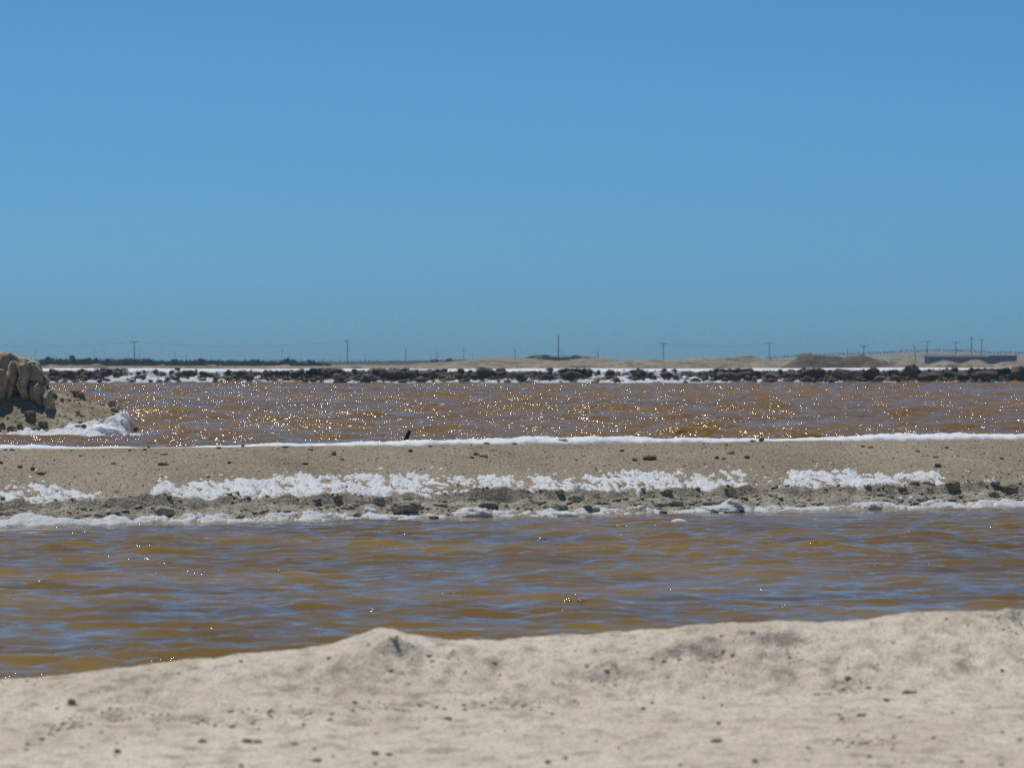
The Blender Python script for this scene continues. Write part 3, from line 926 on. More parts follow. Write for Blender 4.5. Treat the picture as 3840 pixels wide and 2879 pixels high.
# ================================================================== STONES ON THE BERM
GB = 'stones lying on the berm'
berm_stones = [
    (20, 1684, 16, 9, 'clod_red', 'leftmost of two reddish clods at the foam ridge by the left edge'),
    (47, 1684, 22, 11, 'clod_red', 'right one of two reddish clods at the foam ridge by the left edge'),
    (4, 1733, 18, 14, 'stone_dark', 'dark stone cut by the left edge of the picture on the berm slope'),
    (75, 1748, 20, 13, 'stone_dark', 'dark pointed stone left of the round black stone on the berm slope'),
    (123, 1756, 20, 17, 'stone_dark', 'round black stone touching a white salt lump on the left berm slope'),
    (153, 1773, 32, 15, 'stone_dark', 'long black lump standing for the round stone shadow, right of the white salt lump on the left berm slope'),  # cast shadow of the round stone, modelled as a separate dark lump
    (302, 1707, 14, 9, 'clod', 'small brown stone on the left berm slope below thin foam'),
    (425, 1735, 22, 10, 'clod_red', 'flat brownish clod midway on the left berm slope'),
    (487, 1687, 14, 9, 'stone_dark', 'left of three dark pebbles at the gap in the foam ridge'),
    (543, 1684, 16, 10, 'stone_dark', 'middle of three dark pebbles at the gap in the foam ridge'),
    (557, 1674, 13, 8, 'stone_dark', 'upper right of three dark pebbles at the gap in the foam ridge'),
    (616, 1700, 32, 9, 'clod_red', 'flat reddish clod right of the three dark pebbles'),
    (612, 1737, 44, 14, 'clod', 'low brown hump on the berm slope below the foam gap'),
    (820, 1677, 22, 9, 'clod_red', 'reddish clod at the edge of thin foam left of the stake'),
    (859, 1733, 17, 12, 'stone_dark', 'lone dark round stone midway down the slope left of the stake'),
    (911, 1669, 14, 9, 'clod', 'small clod on the crest at the start of the thicker foam'),
    (781, 1786, 14, 9, 'stone_dark', 'dark pebble just above the salt crust left of centre'),
    (1071, 1674, 28, 9, 'clod_red', 'flat reddish clod against the foam ridge left of the stake'),
    (1164, 1683, 22, 10, 'clod_red', 'reddish clod just below the foam left of the stake'),
    (1252, 1699, 21, 17, 'stone_dark', 'dark round stone below left of the leaning stake'),
    (1283, 1721, 18, 9, 'stone_dark', 'flat dark pebble below the dark round stone'),
    (1144, 1736, 26, 10, 'clod', 'flat brown clod midway down the slope below left of the stake'),
    (1540, 1688, 19, 15, 'stone_dark', 'dark stone directly below the leaning stake'),
    (1613, 1672, 20, 9, 'stone_dark', 'flat dark pebble at the foam edge right of the stake'),
    (1824, 1661, 26, 9, 'clod_red', 'reddish clod against the foam ridge above the sand mound'),
    (1929, 1662, 22, 9, 'clod_red', 'reddish clod on the foam edge near the middle of the crest'),
    (2124, 1659, 20, 8, 'clod_red', 'reddish clod under the bluish foam bulge'),
    (2332, 1688, 19, 9, 'stone_dark', 'flat dark stone on the upper slope right of centre'),
    (2380, 1722, 21, 14, 'stone_dark', 'dark stone left of the long dark clod'),
    (2436, 1714, 56, 22, 'stone_dark', 'long dark lumpy clod on the slope right of centre'),
    (2688, 1714, 18, 15, 'stone_dark', 'dark stone left of the broken clods at right'),
    (2714, 1718, 18, 9, 'stone_dark', 'flat dark pebble touching the dark stone at right'),
    (2740, 1695, 34, 12, 'stone_mud', 'pale flat clod above the dark stones at right'),
    (2801, 1712, 25, 14, 'stone_dark', 'dark elongated stone right of the pale flat clod'),
    (2723, 1666, 15, 9, 'stone_dark', 'small dark pebble on the upper slope below the foam at right'),
    (2823, 1652, 24, 8, 'stone_dark', 'thin dark clod at the foam edge left of the round dark stone'),
    (2856, 1647, 23, 15, 'stone_dark', 'round dark stone sitting on the foam edge at right'),
    (3236, 1671, 15, 8, 'stone_dark', 'left pebble of a dark pair under the high foam at right'),
    (3266, 1675, 21, 9, 'stone_dark', 'right pebble of a dark pair under the high foam at right'),
    (3440, 1689, 22, 8, 'stone_dark', 'flat dark chip on the upper slope far right'),
    (3550, 1676, 17, 9, 'stone_dark', 'dark pebble on the upper slope far right, nearest the foam'),
    (3509, 1711, 27, 10, 'clod_red', 'pinkish flat stone with a dark base far right'),
    (3518, 1744, 28, 16, 'stone_dark', 'dark hollowed clod below the pinkish stone far right'),
    (3757, 1718, 17, 10, 'stone_dark', 'dark pebble near the right edge of the slope'),
]
for i, (px, py, w, h, mt, lb) in enumerate(berm_stones):
    p = hit(px, py + h * .35, berm_z, 50, 68)
    u = p.y / F / 3.75
    ob = rock('stone', (p.x, p.y, p.z), (w * u * .95, w * u * .9, h * u * 1.2), M[mt], 500 + i, .28, .5, .16, 3)
    tag(ob, lb, 'stone', GB)

ledge_rocks = [
    (612, 1918, 84, 44, 'stone_mud', 'large grey mud hump on the ledge below the salt at left'),
    (490, 1950, 30, 25, 'stone_mud', 'pale grey stone standing in the shore foam at left'),
    (1307, 1902, 52, 28, 'stone_mud', 'rounded grey rock on the mud ledge left of centre'),
    (1420, 1880, 46, 46, 'stone_mud', 'dark upright clod under the salt edge left of centre'),
    (1524, 1901, 112, 52, 'stone_mud', 'broad pale grey mud mound on the ledge near the centre'),
    (1481, 1908, 36, 22, 'clod', 'small dark clod against the broad pale mud mound'),
    (1344, 1936, 14, 13, 'clod_red', 'tiny reddish stone at the waterline left of centre'),
    (1624, 1939, 42, 14, 'stone_dark', 'dark wet slab at the waterline near the centre'),
    (1832, 1896, 76, 40, 'clod', 'brown overhanging clod above the shore foam near the centre'),
    (2085, 1900, 92, 38, 'stone_mud', 'grey wet boulder behind the white foam cushion near the centre'),
    (2163, 1870, 62, 40, 'stone_mud', 'grey clod under the salt edge right of centre'),
    (2228, 1909, 50, 22, 'stone_mud', 'low grey rock near the waterline right of centre'),
    (2480, 1891, 62, 22, 'stone_mud', 'low dark grey slab left of the rounded ledge rock'),
    (2536, 1886, 54, 28, 'stone_mud', 'rounded grey rock on the ledge above the floating foam'),
    (2484, 1920, 38, 16, 'stone_dark', 'dark wet stone at the waterline above the floating foam'),
    (2780, 1917, 26, 10, 'stone_dark', 'dark stone at the right foot of the large double foam cushion'),
    (3067, 1888, 62, 20, 'stone_mud', 'grey slab on the ledge left of the white foam dome'),
    (3255, 1830, 28, 30, 'clod', 'brown upright clod in the salt band at right'),
    (3340, 1861, 30, 18, 'stone_mud', 'small grey rock left of the two salt balls'),
    (3453, 1871, 62, 28, 'stone_mud', 'dark grey rock right of the two salt balls'),
    (3570, 1824, 64, 48, 'clod', 'large dark brown clod where the salt band ends at right'),
    (3640, 1878, 52, 22, 'stone_mud', 'grey rock on the ledge near the right shore foam'),
    (3726, 1853, 46, 30, 'clod', 'rounded brown rock under the bank edge near the right'),
    (3785, 1834, 72, 46, 'clod', 'dark brown clod in the bank edge at the right'),
]
for i, (px, py, w, h, mt, lb) in enumerate(ledge_rocks):
    p = hit(px, py + h * .30, berm_z, 47, 62)
    u = p.y / F / 3.75
    ob = rock('ledge_rock', (p.x, p.y + .04, p.z), (w * u * 1.05, w * u * .9, h * u * 1.1), M[mt], 600 + i, .26, .35, .16, 4, 0, True)
    tag(ob, lb, 'rock', 'rocks on the mud ledge of the berm')

# broken clods of the little sand mound below the crest
for i, (px, py, w, h, lb) in enumerate([
    (1786, 1700, 30, 18, 'upper clod of the small dug mound below the crest near the centre'),
    (1812, 1706, 34, 14, 'right clod of the small dug mound below the crest near the centre'),
    (1770, 1710, 18, 10, 'left and smallest clod of the small dug mound near the centre')]):
    p = hit(px, py + 4, berm_z, 50, 68)
    u = p.y / F / 3.75
    tag(rock('earth_clod', (p.x, p.y, p.z), (w * u, w * u, h * u), M['clod'], 770 + i, .35, .5, .22, 3), lb, 'clod', 'clods of the dug mound')

# salt balls and lumps
for i, (px, py, w, lb) in enumerate([
    (135, 1765, 14, 'white salt lump touching the round black stone on the left berm slope'),
    (2228, 1815, 26, 'rounded salt ball standing up in the salt band right of centre'),
    (3379, 1868, 19, 'left of two white salt balls on the ledge at right'),
    (3416, 1869, 21, 'right of two white salt balls on the ledge at right'),
    (3182, 1759, 15, 'white salt pebble above the salt band at right'),
    (3351, 1764, 10, 'tiny white salt pebble above the salt band, second from right'),
    (3555, 1772, 10, 'tiny white salt pebble nearest the right end of the salt band'),
    (2258, 1743, 9, 'tiny white pebble alone on the middle of the slope right of centre')]):
    p = hit(px, py + w * .4, berm_z, 47, 66)
    u = p.y / F / 3.75
    tag(rock('salt_ball', (p.x, p.y, p.z), (w * u, w * u, w * u * 1.0), M['foam'], 800 + i, .15, .15, .10, 3, 0, True), lb, 'salt lump')

# foam cushions
for i, (px, py, w, h, lb) in enumerate([
    (2102, 1936, 125, 26, 'flat white foam cushion at the waterline near the centre'),
    (2690, 1912, 165, 26, 'wide lower cushion of the double foam heap at the right shore'),
    (2745, 1908, 90, 46, 'tall upper lobe of the double foam heap at the right shore'),
    (3270, 1908, 72, 32, 'white foam dome at the waterline at right'),
    (1385, 1925, 58, 32, 'grey-white foam clump on the ledge left of centre'),
    (1770, 1935, 150, 42, 'long white foam cushion under the brown overhanging clod'),
    (2111, 1657, 46, 24, 'bluish foam bulge on the foam ridge of the crest')]):
    zf = berm_z
    p = hit(px, py, lambda x, y: np.maximum(berm_z(x, y), 0), 46, 66)
    u = p.y / F / 3.75
    tag(dome('foam_cushion', (p.x, p.y + .05, p.z - .01), (w * u, w * u * .7, h * u * .85), M['shore_foam'], 850 + i, .13), lb, 'foam')
a, b = ray(2545, 1960)
yf = -H / b
u = yf / F / 3.75
tag(dome('floating_foam', (a * yf, yf, -.005), (64 * u, 40 * u, 19 * u), M['foam'], 880, .03), 'small white foam raft floating in the near pool', 'foam')

# mud lumps crowding the ledge
r = np.random.default_rng(17)
X = r.uniform(-8, 8, 700); V = r.uniform(.22, 1.5, 700)
Y = shore(X) + V
sz = .012 + .05 * r.random(700) ** 2.6
tag(lumps_mesh('mud_lumps', np.stack([X, Y, berm_z(X, Y) + sz * .1], 1), sz, M['stone_mud'], 2, 18, .55), 'lumps of grey mud crowding the ledge under the salt', 'mud lumps', kind='stuff')

# fine grit on the berm and on the near bank
P, S = [], []
r = np.random.default_rng(11)
X = r.uniform(-8, 8, 4200); V = r.uniform(.4, 6.9, 4200) ** 1.0
Y = B0 + BS * X + V
Z = berm_z(X, Y)
sz = .004 + .012 * r.random(4200) ** 4
sz = np.where(V < 2.4, sz * 1.35, sz)
tag(lumps_mesh('grit', np.stack([X, Y, Z + sz * .25], 1), sz, M['clod'], 1, 12), 'fine brown grit scattered over the berm', 'grit', kind='stuff')
X = r.uniform(-3.6, 3.6, 900); Y = r.uniform(16.5, 25.5, 900) + .3 * X * .6
Z = bank_z(X, Y)
sz = .003 + .010 * r.random(900) ** 4
tag(lumps_mesh('pebbles', np.stack([X, Y, Z + sz * .2], 1), sz, M['clod_red'], 1, 13), 'small reddish brown pebbles strewn over the near sand', 'pebbles', kind='stuff')

# crumbs broken off the little eroded steps of the near bank
r = np.random.default_rng(29)
P, S = [], []
for hx, hy, wx, wy, a in HOLLOWS:
    for k in range(34):
        X = hx + r.normal() * wx * 1.1; Y = hy - abs(r.normal()) * .28 + .05
        P.append((X, Y, float(bank_z(np.array([X]), np.array([Y]))[0]) + .003)); S.append(.004 + .013 * r.random() ** 3)
tag(lumps_mesh('sand_crumbs', P, S, M['bank_sand'], 1, 30), 'crumbs of earth below the small eroded steps of the near sand bank', 'crumbs', kind='stuff')
for i, (px, py, w, h, mt, lb) in enumerate([
    (758, 2773, 40, 20, 'clod_red', 'reddish stone on the near sand at lower left, left of a joined pair'),
    (926, 2773, 46, 22, 'clod_red', 'larger stone of the joined reddish pair on the near sand'),
    (966, 2776, 38, 16, 'clod', 'smaller right stone of the joined pair on the near sand'),
    (1102, 2785, 36, 18, 'clod_red', 'small stone right of the joined pair on the near sand'),
    (440, 2812, 30, 22, 'clod', 'brown stone near the lower left corner'),
    (269, 2626, 34, 26, 'stone_dark', 'dark stone below the left end of the near bank edge'),
    (1186, 2846, 46, 18, 'stone_dark', 'dark flat stone at the bottom edge left of the middle'),
    (1332, 2630, 26, 16, 'stone_dark', 'dark pebble on the near sand below the sand peak'),
    (1407, 2818, 34, 18, 'stone_dark', 'left stone of a pair at the bottom left of the middle'),
    (1459, 2824, 30, 16, 'clod_red', 'reddish right stone of a pair at the bottom left of the middle'),
    (1679, 2690, 36, 14, 'clod', 'flat brown stone on the near sand left of the middle'),
    (2055, 2852, 28, 20, 'clod', 'brown stone at the bottom edge near the middle'),
    (2687, 2772, 50, 18, 'clod', 'flat brown stone on the near sand at lower right'),
    (2832, 2848, 30, 20, 'stone_dark', 'dark stone at the bottom edge on the right half'),
    (3324, 2620, 30, 16, 'clod_red', 'reddish stone on the flat sand at right'),
    (3231, 2676, 46, 14, 'clod_red', 'flat reddish stone lower left of the reddish stone at right'),
    (3410, 2591, 70, 18, 'clod', 'long brown stone on the flat sand at right')]):
    p = hit(px, py + h * .4, bank_z, 16, 27)
    u = p.y / F / 3.75
    tag(rock('sand_stone', (p.x, p.y, p.z), (w * u * .9, w * u, h * u * 1.1), M['clod_red' if mt == 'clod_red' else 'clod'], 960 + i, .3, .5, .18, 2), lb, 'stone', 'stones on the near sand')

# loose rubble on the talus
r = np.random.default_rng(19)
X = r.uniform(-13, ox(470), 420); Y = r.uniform(108.9, 111.2, 420)
Z = tal_z(X, Y); sz = .012 + .05 * r.random(420) ** 4
k_ = Z > .12
tag(lumps_mesh('talus_rubble', np.stack([X, Y, Z + sz * .2], 1)[k_], sz[k_], M['talus'], 1, 20), 'loose brown rubble strewn over the talus of the left bluff', 'rubble', kind='stuff')

# rocks of the outcrop
for i, (px, py, w, h, mt, lb) in enumerate([
    (112, 1560, 42, 42, 'stone_dark', 'dark grey boulder lying on the talus in the middle'),
    (160, 1590, 44, 26, 'stone_dark', 'dark rock at the upper edge of the salt below the talus boulder'),
    (74, 1602, 26, 32, 'stone_dark', 'upright dark rock in the salt, right of a low dark rock'),
    (40, 1606, 32, 22, 'stone_dark', 'low dark rock at the salt edge left of the upright one'),
    (8, 1596, 22, 26, 'stone_dark', 'dark rock cut by the left edge of the picture at the bluff foot'),
    (136, 1606, 34, 18, 'stone_dark', 'flat dark rock sunk in salt under the talus'),
    (206, 1484, 20, 20, 'stone_dark', 'small dark rock high on the talus right of the bluff face'),
    (282, 1468, 40, 18, 'clod_red', 'broken reddish rocks on the talus skyline'),
    (305, 1480, 26, 20, 'clod', 'brown rock at the right end of the talus skyline'),
    (418, 1512, 34, 30, 'stone_mud', 'knob of grey rock on the end of the spit'),
    (430, 1532, 36, 16, 'stone_mud', 'grey rock under the knob at the end of the spit'),
    (312, 1598, 24, 18, 'stone_dark', 'dark rock between talus and the big salt lump'),
    (290, 1600, 30, 16, 'clod', 'brown clod at the right foot of the talus'),
    (470, 1624, 56, 16, 'stone_mud', 'grey slab leaning at the water beyond the salt'),
    (500, 1607, 36, 20, 'stone_dark', 'dark rock standing in the water beyond the spit')]):
    p = hit(px, py + h * .35, lambda x, y: np.maximum(tal_z(x, y), 0), 107, 113)
    u = p.y / F / 3.75
    tag(rock('outcrop_rock', (p.x, p.y + .05, p.z), (w * u, w * u * .9, h * u * 1.15), M[mt], 900 + i, .2, .55, .16, 3), lb, 'rock', 'rocks around the left bluff')
p = hit(385, 1625, lambda x, y: np.maximum(tal_z(x, y), 0), 107, 113)
tag(dome('salt_heap', (p.x, p.y + .15, p.z - .05), (150 * .00605, .8, 40 * .00605), M['foam'], 930, .16), 'large bulging white salt lump at the foot of the spit', 'salt lump')
p = hit(455, 1600, lambda x, y: np.maximum(tal_z(x, y), 0), 107, 113)
tag(dome('salt_heap', (p.x, p.y + .25, p.z - .1), (60 * .00605, .7, 44 * .00605), M['foam'], 931, .16), 'upright salt-coated lump at the tip of the spit', 'salt lump')

# ================================================================== STAKE, POLES, SHED, BIRDS
def tube(name, pts, radii, mat, seg=10, parent=None, jitter=0.0, seed=0):
    r = np.random.default_rng(seed)
    pts = [Vector(p) for p in pts]
    V, Fc = [], []
    for i, p in enumerate(pts):
        d = (pts[min(i + 1, len(pts) - 1)] - pts[max(i - 1, 0)]).normalized()
        a = d.orthogonal().normalized(); b = d.cross(a)
        for k in range(seg):
            t = 2 * math.pi * k / seg
            q = p + (a * math.cos(t) + b * math.sin(t)) * radii[i] * (1 + jitter * r.normal())
            V.append(q[:])
    me = bpy.data.meshes.new(name)
    faces = []
    for i in range(len(pts) - 1):
        for k in range(seg):
            faces.append((i * seg + k, i * seg + (k + 1) % seg, (i + 1) * seg + (k + 1) % seg, (i + 1) * seg + k))
    faces.append(tuple(range(seg))[::-1]); faces.append(tuple(range((len(pts) - 1) * seg, len(pts) * seg)))
    me.from_pydata(V, [], faces)
    return link(name, me, mat, parent)


b0 = at(1519, 1652, 62.6); t0 = at(1538, 1612, 62.6)
dv = (t0 - b0)
root = b0 - dv * 1.6
st = tube('leaning_stake', [Vector((0, 0, 0)) + dv * 2.6 * k for k in (0, .3, .55, .75, .9, .985, 1.0)], [.026, .026, .025, .0255, .024, .024, .019], M['stake'], 12, None, .05, 3)
st.location = root
tag(st, 'dark wooden stake leaning right behind the foam ridge', 'stake')


def pole(px, ytop, ybase, Y, arms, rad, label, lean=0.0, group='utility poles along the horizon'):
    top_ = at(px, ytop, Y)
    z0 = .6
    e = bpy.data.objects.new('utility_pole', None); COL.objects.link(e)
    e.location = (top_.x, Y, z0)
    hgt = top_.z - z0
    lx = lean * hgt
    tube('pole', [(-lx, 0, 0), (-lx * .5, 0, hgt * .5), (0, 0, hgt)], [rad, rad * .9, rad * .75], M['wood'], 8, e)
    for (f, wdt) in arms:
        z = hgt * f
        me = bpy.data.meshes.new('crossarm')
        w2, q = wdt / 2, rad * .55
        bm = bmesh.new(); bmesh.ops.create_cube(bm, size=1)
        for v in bm.verts: v.co = Vector((v.co.x * wdt, v.co.y * q * 2 - rad * .9, v.co.z * q * 2 + z))
        bm.to_mesh(me); bm.free()
        ar = link('crossarm', me, M['wood'], e)
        for s in (-.92, 0, .92):
            tube('insulator', [(s * w2, -rad * .9, z + q), (s * w2, -rad * .9, z + q + rad * 1.1)], [rad * .35, rad * .3], M['wire'], 6, ar)
    tag(e, label, 'utility pole', group)
    return e, hgt


pole(504, 1278, 1345, 2000, [(.97, 3.0)], .22, 'dark utility pole with a crossarm above the left tree line')
pole(1303, 1275, 1350, 2000, [(.97, 2.4)], .20, 'dark utility pole with a short crossarm, second tall one from the left')
pole(1522, 1307, 1350, 2200, [], .18, 'short thin bare pole above the leaning stake')
pole(1639, 1315, 1350, 2400, [], .14, 'faint short bare pole right of the stake, first of a faint pair')
pole(1739, 1303, 1345, 2400, [], .14, 'faint bare pole left of the pale dunes, second of a faint pair')
pole(1932, 1310, 1340, 2200, [], .16, 'short bare pole at the left end of the scrubby hill', .03)
pole(2094, 1253, 1352, 1500, [], .18, 'tallest bare dark pole in front of the scrubby hill')
pole(2243, 1316, 1340, 2200, [], .16, 'short bare pole at the right end of the scrubby hill')
pole(2488, 1283, 1342, 2000, [(.96, 3.6), (.82, 1.2)], .18, 'utility pole with wide crossarm above the middle of the dunes')
pole(2885, 1283, 1345, 2100, [(.97, 3.4)], .16, 'thin utility pole with crossarm in the dip between dune and dark heap')
pole(3178, 1304, 1335, 2300, [], .16, 'short pole behind the dark heap')
pole(3239, 1294, 1335, 2100, [(.96, 3.4)], .20, 'utility pole with crossarm behind the right shoulder of the dark heap')
pole(3428, 1290, 1330, 2200, [], .20, 'bare pole leaning left above the far tan ridge', -.10)
pole(3477, 1277, 1330, 2100, [(.97, 3.0)], .18, 'utility pole with crossarm on the far tan ridge')
pole(3584, 1278, 1328, 2100, [(.95, 3.8), (.62, 2.6)], .18, 'utility pole with two crossarms on the far tan ridge')
pole(3643, 1263, 1330, 2100, [(.98, 1.2)], .20, 'left of two tall poles above the blue shed')
pole(3681, 1270, 1330, 2100, [(.97, 1.6)], .20, 'right of two tall poles above the blue shed')
for px, yt, lb in [(132, 1303, 'faint mast beside the top right of the left bluff, leftmost on the horizon'), (353, 1310, 'faint mast over the flat-topped bush'), (390, 1312, 'faint mast between the flat-topped bush and the first utility pole'),
                   (523, 1312, 'faint mast close on the right of the first utility pole'), (655, 1318, 'faint mast over the thinning scrub belt'), (700, 1326, 'very short faint mast left of the white bird'),
                   (1058, 1305, 'faint mast left of the narrow upright bush'), (1084, 1326, 'very short faint mast over the narrow upright bush'), (1370, 1324, 'short faint mast right of the second utility pole'),
                   (1615, 1312, 'faint mast left of the first faint short pole near the dunes'), (1772, 1318, 'faint mast above the left end of the dunes'),
                   (2103, 1312, 'faint mast close on the right of the tallest bare pole'), (2113, 1316, 'second faint mast right of the tallest bare pole')]:
    pole(px, yt, 1345, 3000, [], .13, lb, 0, 'faint distant masts')


def wire(x0, y0, x1, y1, Y, sag, label):
    a = at(x0, y0, Y); b = at(x1, y1, Y)
    pts = []
    for k in range(25):
        t = k / 24
        p = a.lerp(b, t); p.z -= sag * 4 * t * (1 - t); pts.append(p - a)
    ob = tube('power_line', pts, [.03] * 25, M['wire'], 5); ob.location = a
    tag(ob, label, 'power line')


wire(-250, 1283, 504, 1281, 2000, 1.6, 'thin power line running left from the left utility pole')
wire(504, 1281, 1303, 1279, 2000, 1.8, 'thin power line between the two left utility poles')
wire(2488, 1286, 2885, 1286, 2050, 1.2, 'thin power line between the two crossarm poles over the dunes')

# long low shed far right
shed = bpy.data.objects.new('low_shed', None); COL.objects.link(shed)
A = at(3478, 1334, 1900); B = at(3812, 1333, 1900)
shed.location = ((A.x + B.x) / 2, 1900, .6)
L = B.x - A.x; hs = A.z - .6


def box(name, x0, x1, y0, y1, z0, z1, mat, parent):
    me = bpy.data.meshes.new(name)
    V = [(x0, y0, z0), (x1, y0, z0), (x1, y1, z0), (x0, y1, z0), (x0, y0, z1), (x1, y0, z1), (x1, y1, z1), (x0, y1, z1)]
    me.from_pydata(V, [], [(3, 2, 1, 0), (4, 5, 6, 7), (0, 1, 5, 4), (1, 2, 6, 5), (2, 3, 7, 6), (3, 0, 4, 7)])
    return link(name, me, mat, parent)


box('wall', -L / 2, L * .2, 0, 14, -.4, hs - .25, M['shed_wall'], shed)
box('wall', L * .2 + .02, L / 2, -1.5, 14, -.4, hs, M['shed_wall'], shed)
rf = bpy.data.meshes.new('roof')
rf.from_pydata([(-L / 2 - .5, -.6, hs - .25), (L * .2, -.6, hs - .25), (L * .2, 7, hs + .5), (-L / 2 - .5, 7, hs + .5), (L * .2, 14.6, hs - .25), (-L / 2 - .5, 14.6, hs - .25)], [],
               [(0, 1, 2, 3), (3, 2, 4, 5), (0, 3, 5), (1, 4, 2)])
link('roof', rf, M['shed_roof'], shed)
box('parapet', L * .2 - .3, L / 2 + .3, -1.8, 14.3, hs + .003, hs + .3, M['shed_roof'], shed)
tag(shed, 'long low dark blue shed behind the pale dunes at far right', 'shed')


def bird(name, loc, span, pose, mat, label):
    """body with head and tail in one skin, two bent wings (or folded, standing)"""
    V, Fa = ico(2); V = V.copy()
    e = bpy.data.objects.new(name, None); COL.objects.link(e); e.location = loc
    if pose == 'fly':
        L = span * .42
        t = V[:, 1]
        rad = np.where(t > 0, .20 * np.sqrt(np.clip(1 - t * t, 0, 1)), .20 * np.clip(1 + t, 0, 1) ** .7 + .03)
        W = np.stack([V[:, 0] * rad * 1.6, t, V[:, 2] * rad * 1.4], 1) * L / 2 * 1.2
        link('body', mesh_np('body', W, Fa, True), mat, e)
        for s in (-1, 1):
            c = np.array([(0, .12), (.25, .16), (.55, .05), (1.0, -.22), (.6, -.14), (.25, -.12), (0, -.12)])
            z = np.array([0, .05, .09, .02, .09, .05, 0])
            n_ = len(c)
            P = np.concatenate([np.stack([s * c[:, 0] * span / 2, c[:, 1] * span * .5, z * span + o], 1) for o in (.006 * span, -.006 * span)])
            fc = [tuple(range(n_)), tuple(range(2 * n_ - 1, n_ - 1, -1))] + [(k, k + n_, (k + 1) % n_ + n_, (k + 1) % n_) for k in range(n_)]
            me = bpy.data.meshes.new('wing'); me.from_pydata([tuple(p) for p in P], [], fc); link('wing', me, mat, e)
    else:
        t = V[:, 0]
        W = np.stack([t * span * .5, V[:, 1] * span * .2, V[:, 2] * span * .22 + span * .62 + t * span * .10], 1)
        link('body', mesh_np('body', W, Fa, True), mat, e)
        tube('neck', [(span * .35, 0, span * .7), (span * .46, 0, span * .9), (span * .36, 0, span * 1.1), (span * .5, 0, span * 1.22), (span * .8, 0, span * 1.18)], [span * .1, span * .07, span * .06, span * .07, span * .01], mat, 8, e)
        for s in (-1, 1):
            tube('leg', [(0, s * span * .07, span * .5), (-span * .05, s * span * .07, span * .25), (0, s * span * .07, 0)], [span * .025] * 3, M['dark_feather'], 6, e)
    tag(e, label, 'bird')
    return e


p = at(826, 1366, 462)
bird('wading_bird', (p.x, 462, p.z - .16), .20, 'stand', M['white_feather'], 'small white bird standing on the brown strip left of centre')
e = bird('flying_bird', at(3139, 739, 330), .26, 'fly', M['dark_feather'], 'tiny dark bird high in the sky at right')
e.rotation_euler = (.3, .85, .5)
e = bird('flying_bird', at(3740, 1210, 400), .17, 'fly', M['dark_feather'], 'tiny dark bird low in the sky near the right edge')
e.rotation_euler = (.1, .1, 1.3)


# ================================================================== VEGETATION FAR OFF
def leaf_cloud(centers, radii, n, leaf, seed):
    """small leaf faces spread through ellipsoid clumps -> verts, quads"""
    r = np.random.default_rng(seed)
    Vs = []
    for c, ra in zip(centers, radii):
        d = r.normal(size=(n, 3)); d /= np.linalg.norm(d, axis=1)[:, None]
        d *= (r.random((n, 1)) ** .45)
        p = np.array(c) + d * np.array(ra) * (1 + .18 * r.normal(size=(n, 1)))
        a = r.normal(size=(n, 3)); a /= np.linalg.norm(a, axis=1)[:, None]
        b = np.cross(a, r.normal(size=(n, 3))); b /= np.linalg.norm(b, axis=1)[:, None]
        s = leaf * (.6 + .8 * r.random((n, 1)))
        Vs.append(np.stack([p - a * s, p + b * s * .6, p + a * s, p - b * s * .6], 1).reshape(-1, 3))
    V = np.concatenate(Vs)
    return V, np.arange(len(V)).reshape(-1, 4)


TL = 1250
u = TL / F / 3.75
# the belt of mangrove scrub as one mass
C, R = [], []
r = np.random.default_rng(21)
belt = np.array([(-700, 1338), (140, 1350), (180, 1344), (260, 1346), (330, 1346), (420, 1348), (520, 1344), (600, 1352), (700, 1350), (760, 1350), (850, 1352), (940, 1350), (1020, 1354), (1080, 1352), (1150, 1358), (1240, 1362)], float)
for px in np.arange(-600, 1240, 7.0):
    x = px + r.uniform(-3, 3)
    yt = np.interp(x, belt[:, 0], belt[:, 1]) + r.uniform(-2, 4)
    Y = TL + r.uniform(-15, 25)
    t = at(x, yt, Y)
    hgt = max(.6, t.z - .35)
    C.append((t.x, Y, .4 + hgt * .52)); R.append((r.uniform(.55, 1.1), r.uniform(.8, 1.4), hgt * .5))
V, Fq = leaf_cloud(C, R, 150, .26, 22)
tag(link('mangrove_belt', mesh_np('mangrove_belt', V, Fq, False), M['leaf']), 'dark green belt of scrub along the left horizon', 'scrub', kind='stuff')


def bush(px, ytop, ybase, wpx, label, seed, trunk=.3, flat=1.0, Y=TL - 20):
    e = bpy.data.objects.new('bush', None); COL.objects.link(e)
    tpt = at(px, ytop, Y)
    u = Y / F / 3.75
    z0 = .55
    e.location = (tpt.x, Y, z0)
    hgt = tpt.z - z0; w = wpx * u
    r = np.random.default_rng(seed)
    nc = 9
    C = [(r.uniform(-.36, .36) * w, r.uniform(-.3, .3) * w, hgt * (trunk + (1 - trunk) * r.uniform(.3, .72))) for k in range(nc)]
    R = [(w * r.uniform(.14, .26), w * r.uniform(.14, .24), hgt * (1 - trunk) * r.uniform(.22, .34) * flat) for k in range(nc)]
    V, Fq = leaf_cloud(C, R, 200, .2, seed)
    link('crown', mesh_np('crown', V, Fq, False), M['leaf'], e)
    tr = tube('trunk', [(0, 0, -.3), (.05, 0, hgt * .35), (.02, .03, hgt * .7)], [.11, .08, .03], M['bark'], 7, e)
    for k in range(3):
        c = C[k]
        tube('limb', [(.04, 0, hgt * .3), (c[0] * .5, c[1] * .5, hgt * .45), c], [.05, .035, .015], M['bark'], 5, tr)
    tag(e, label, 'bush', 'bushes standing out of the scrub belt')


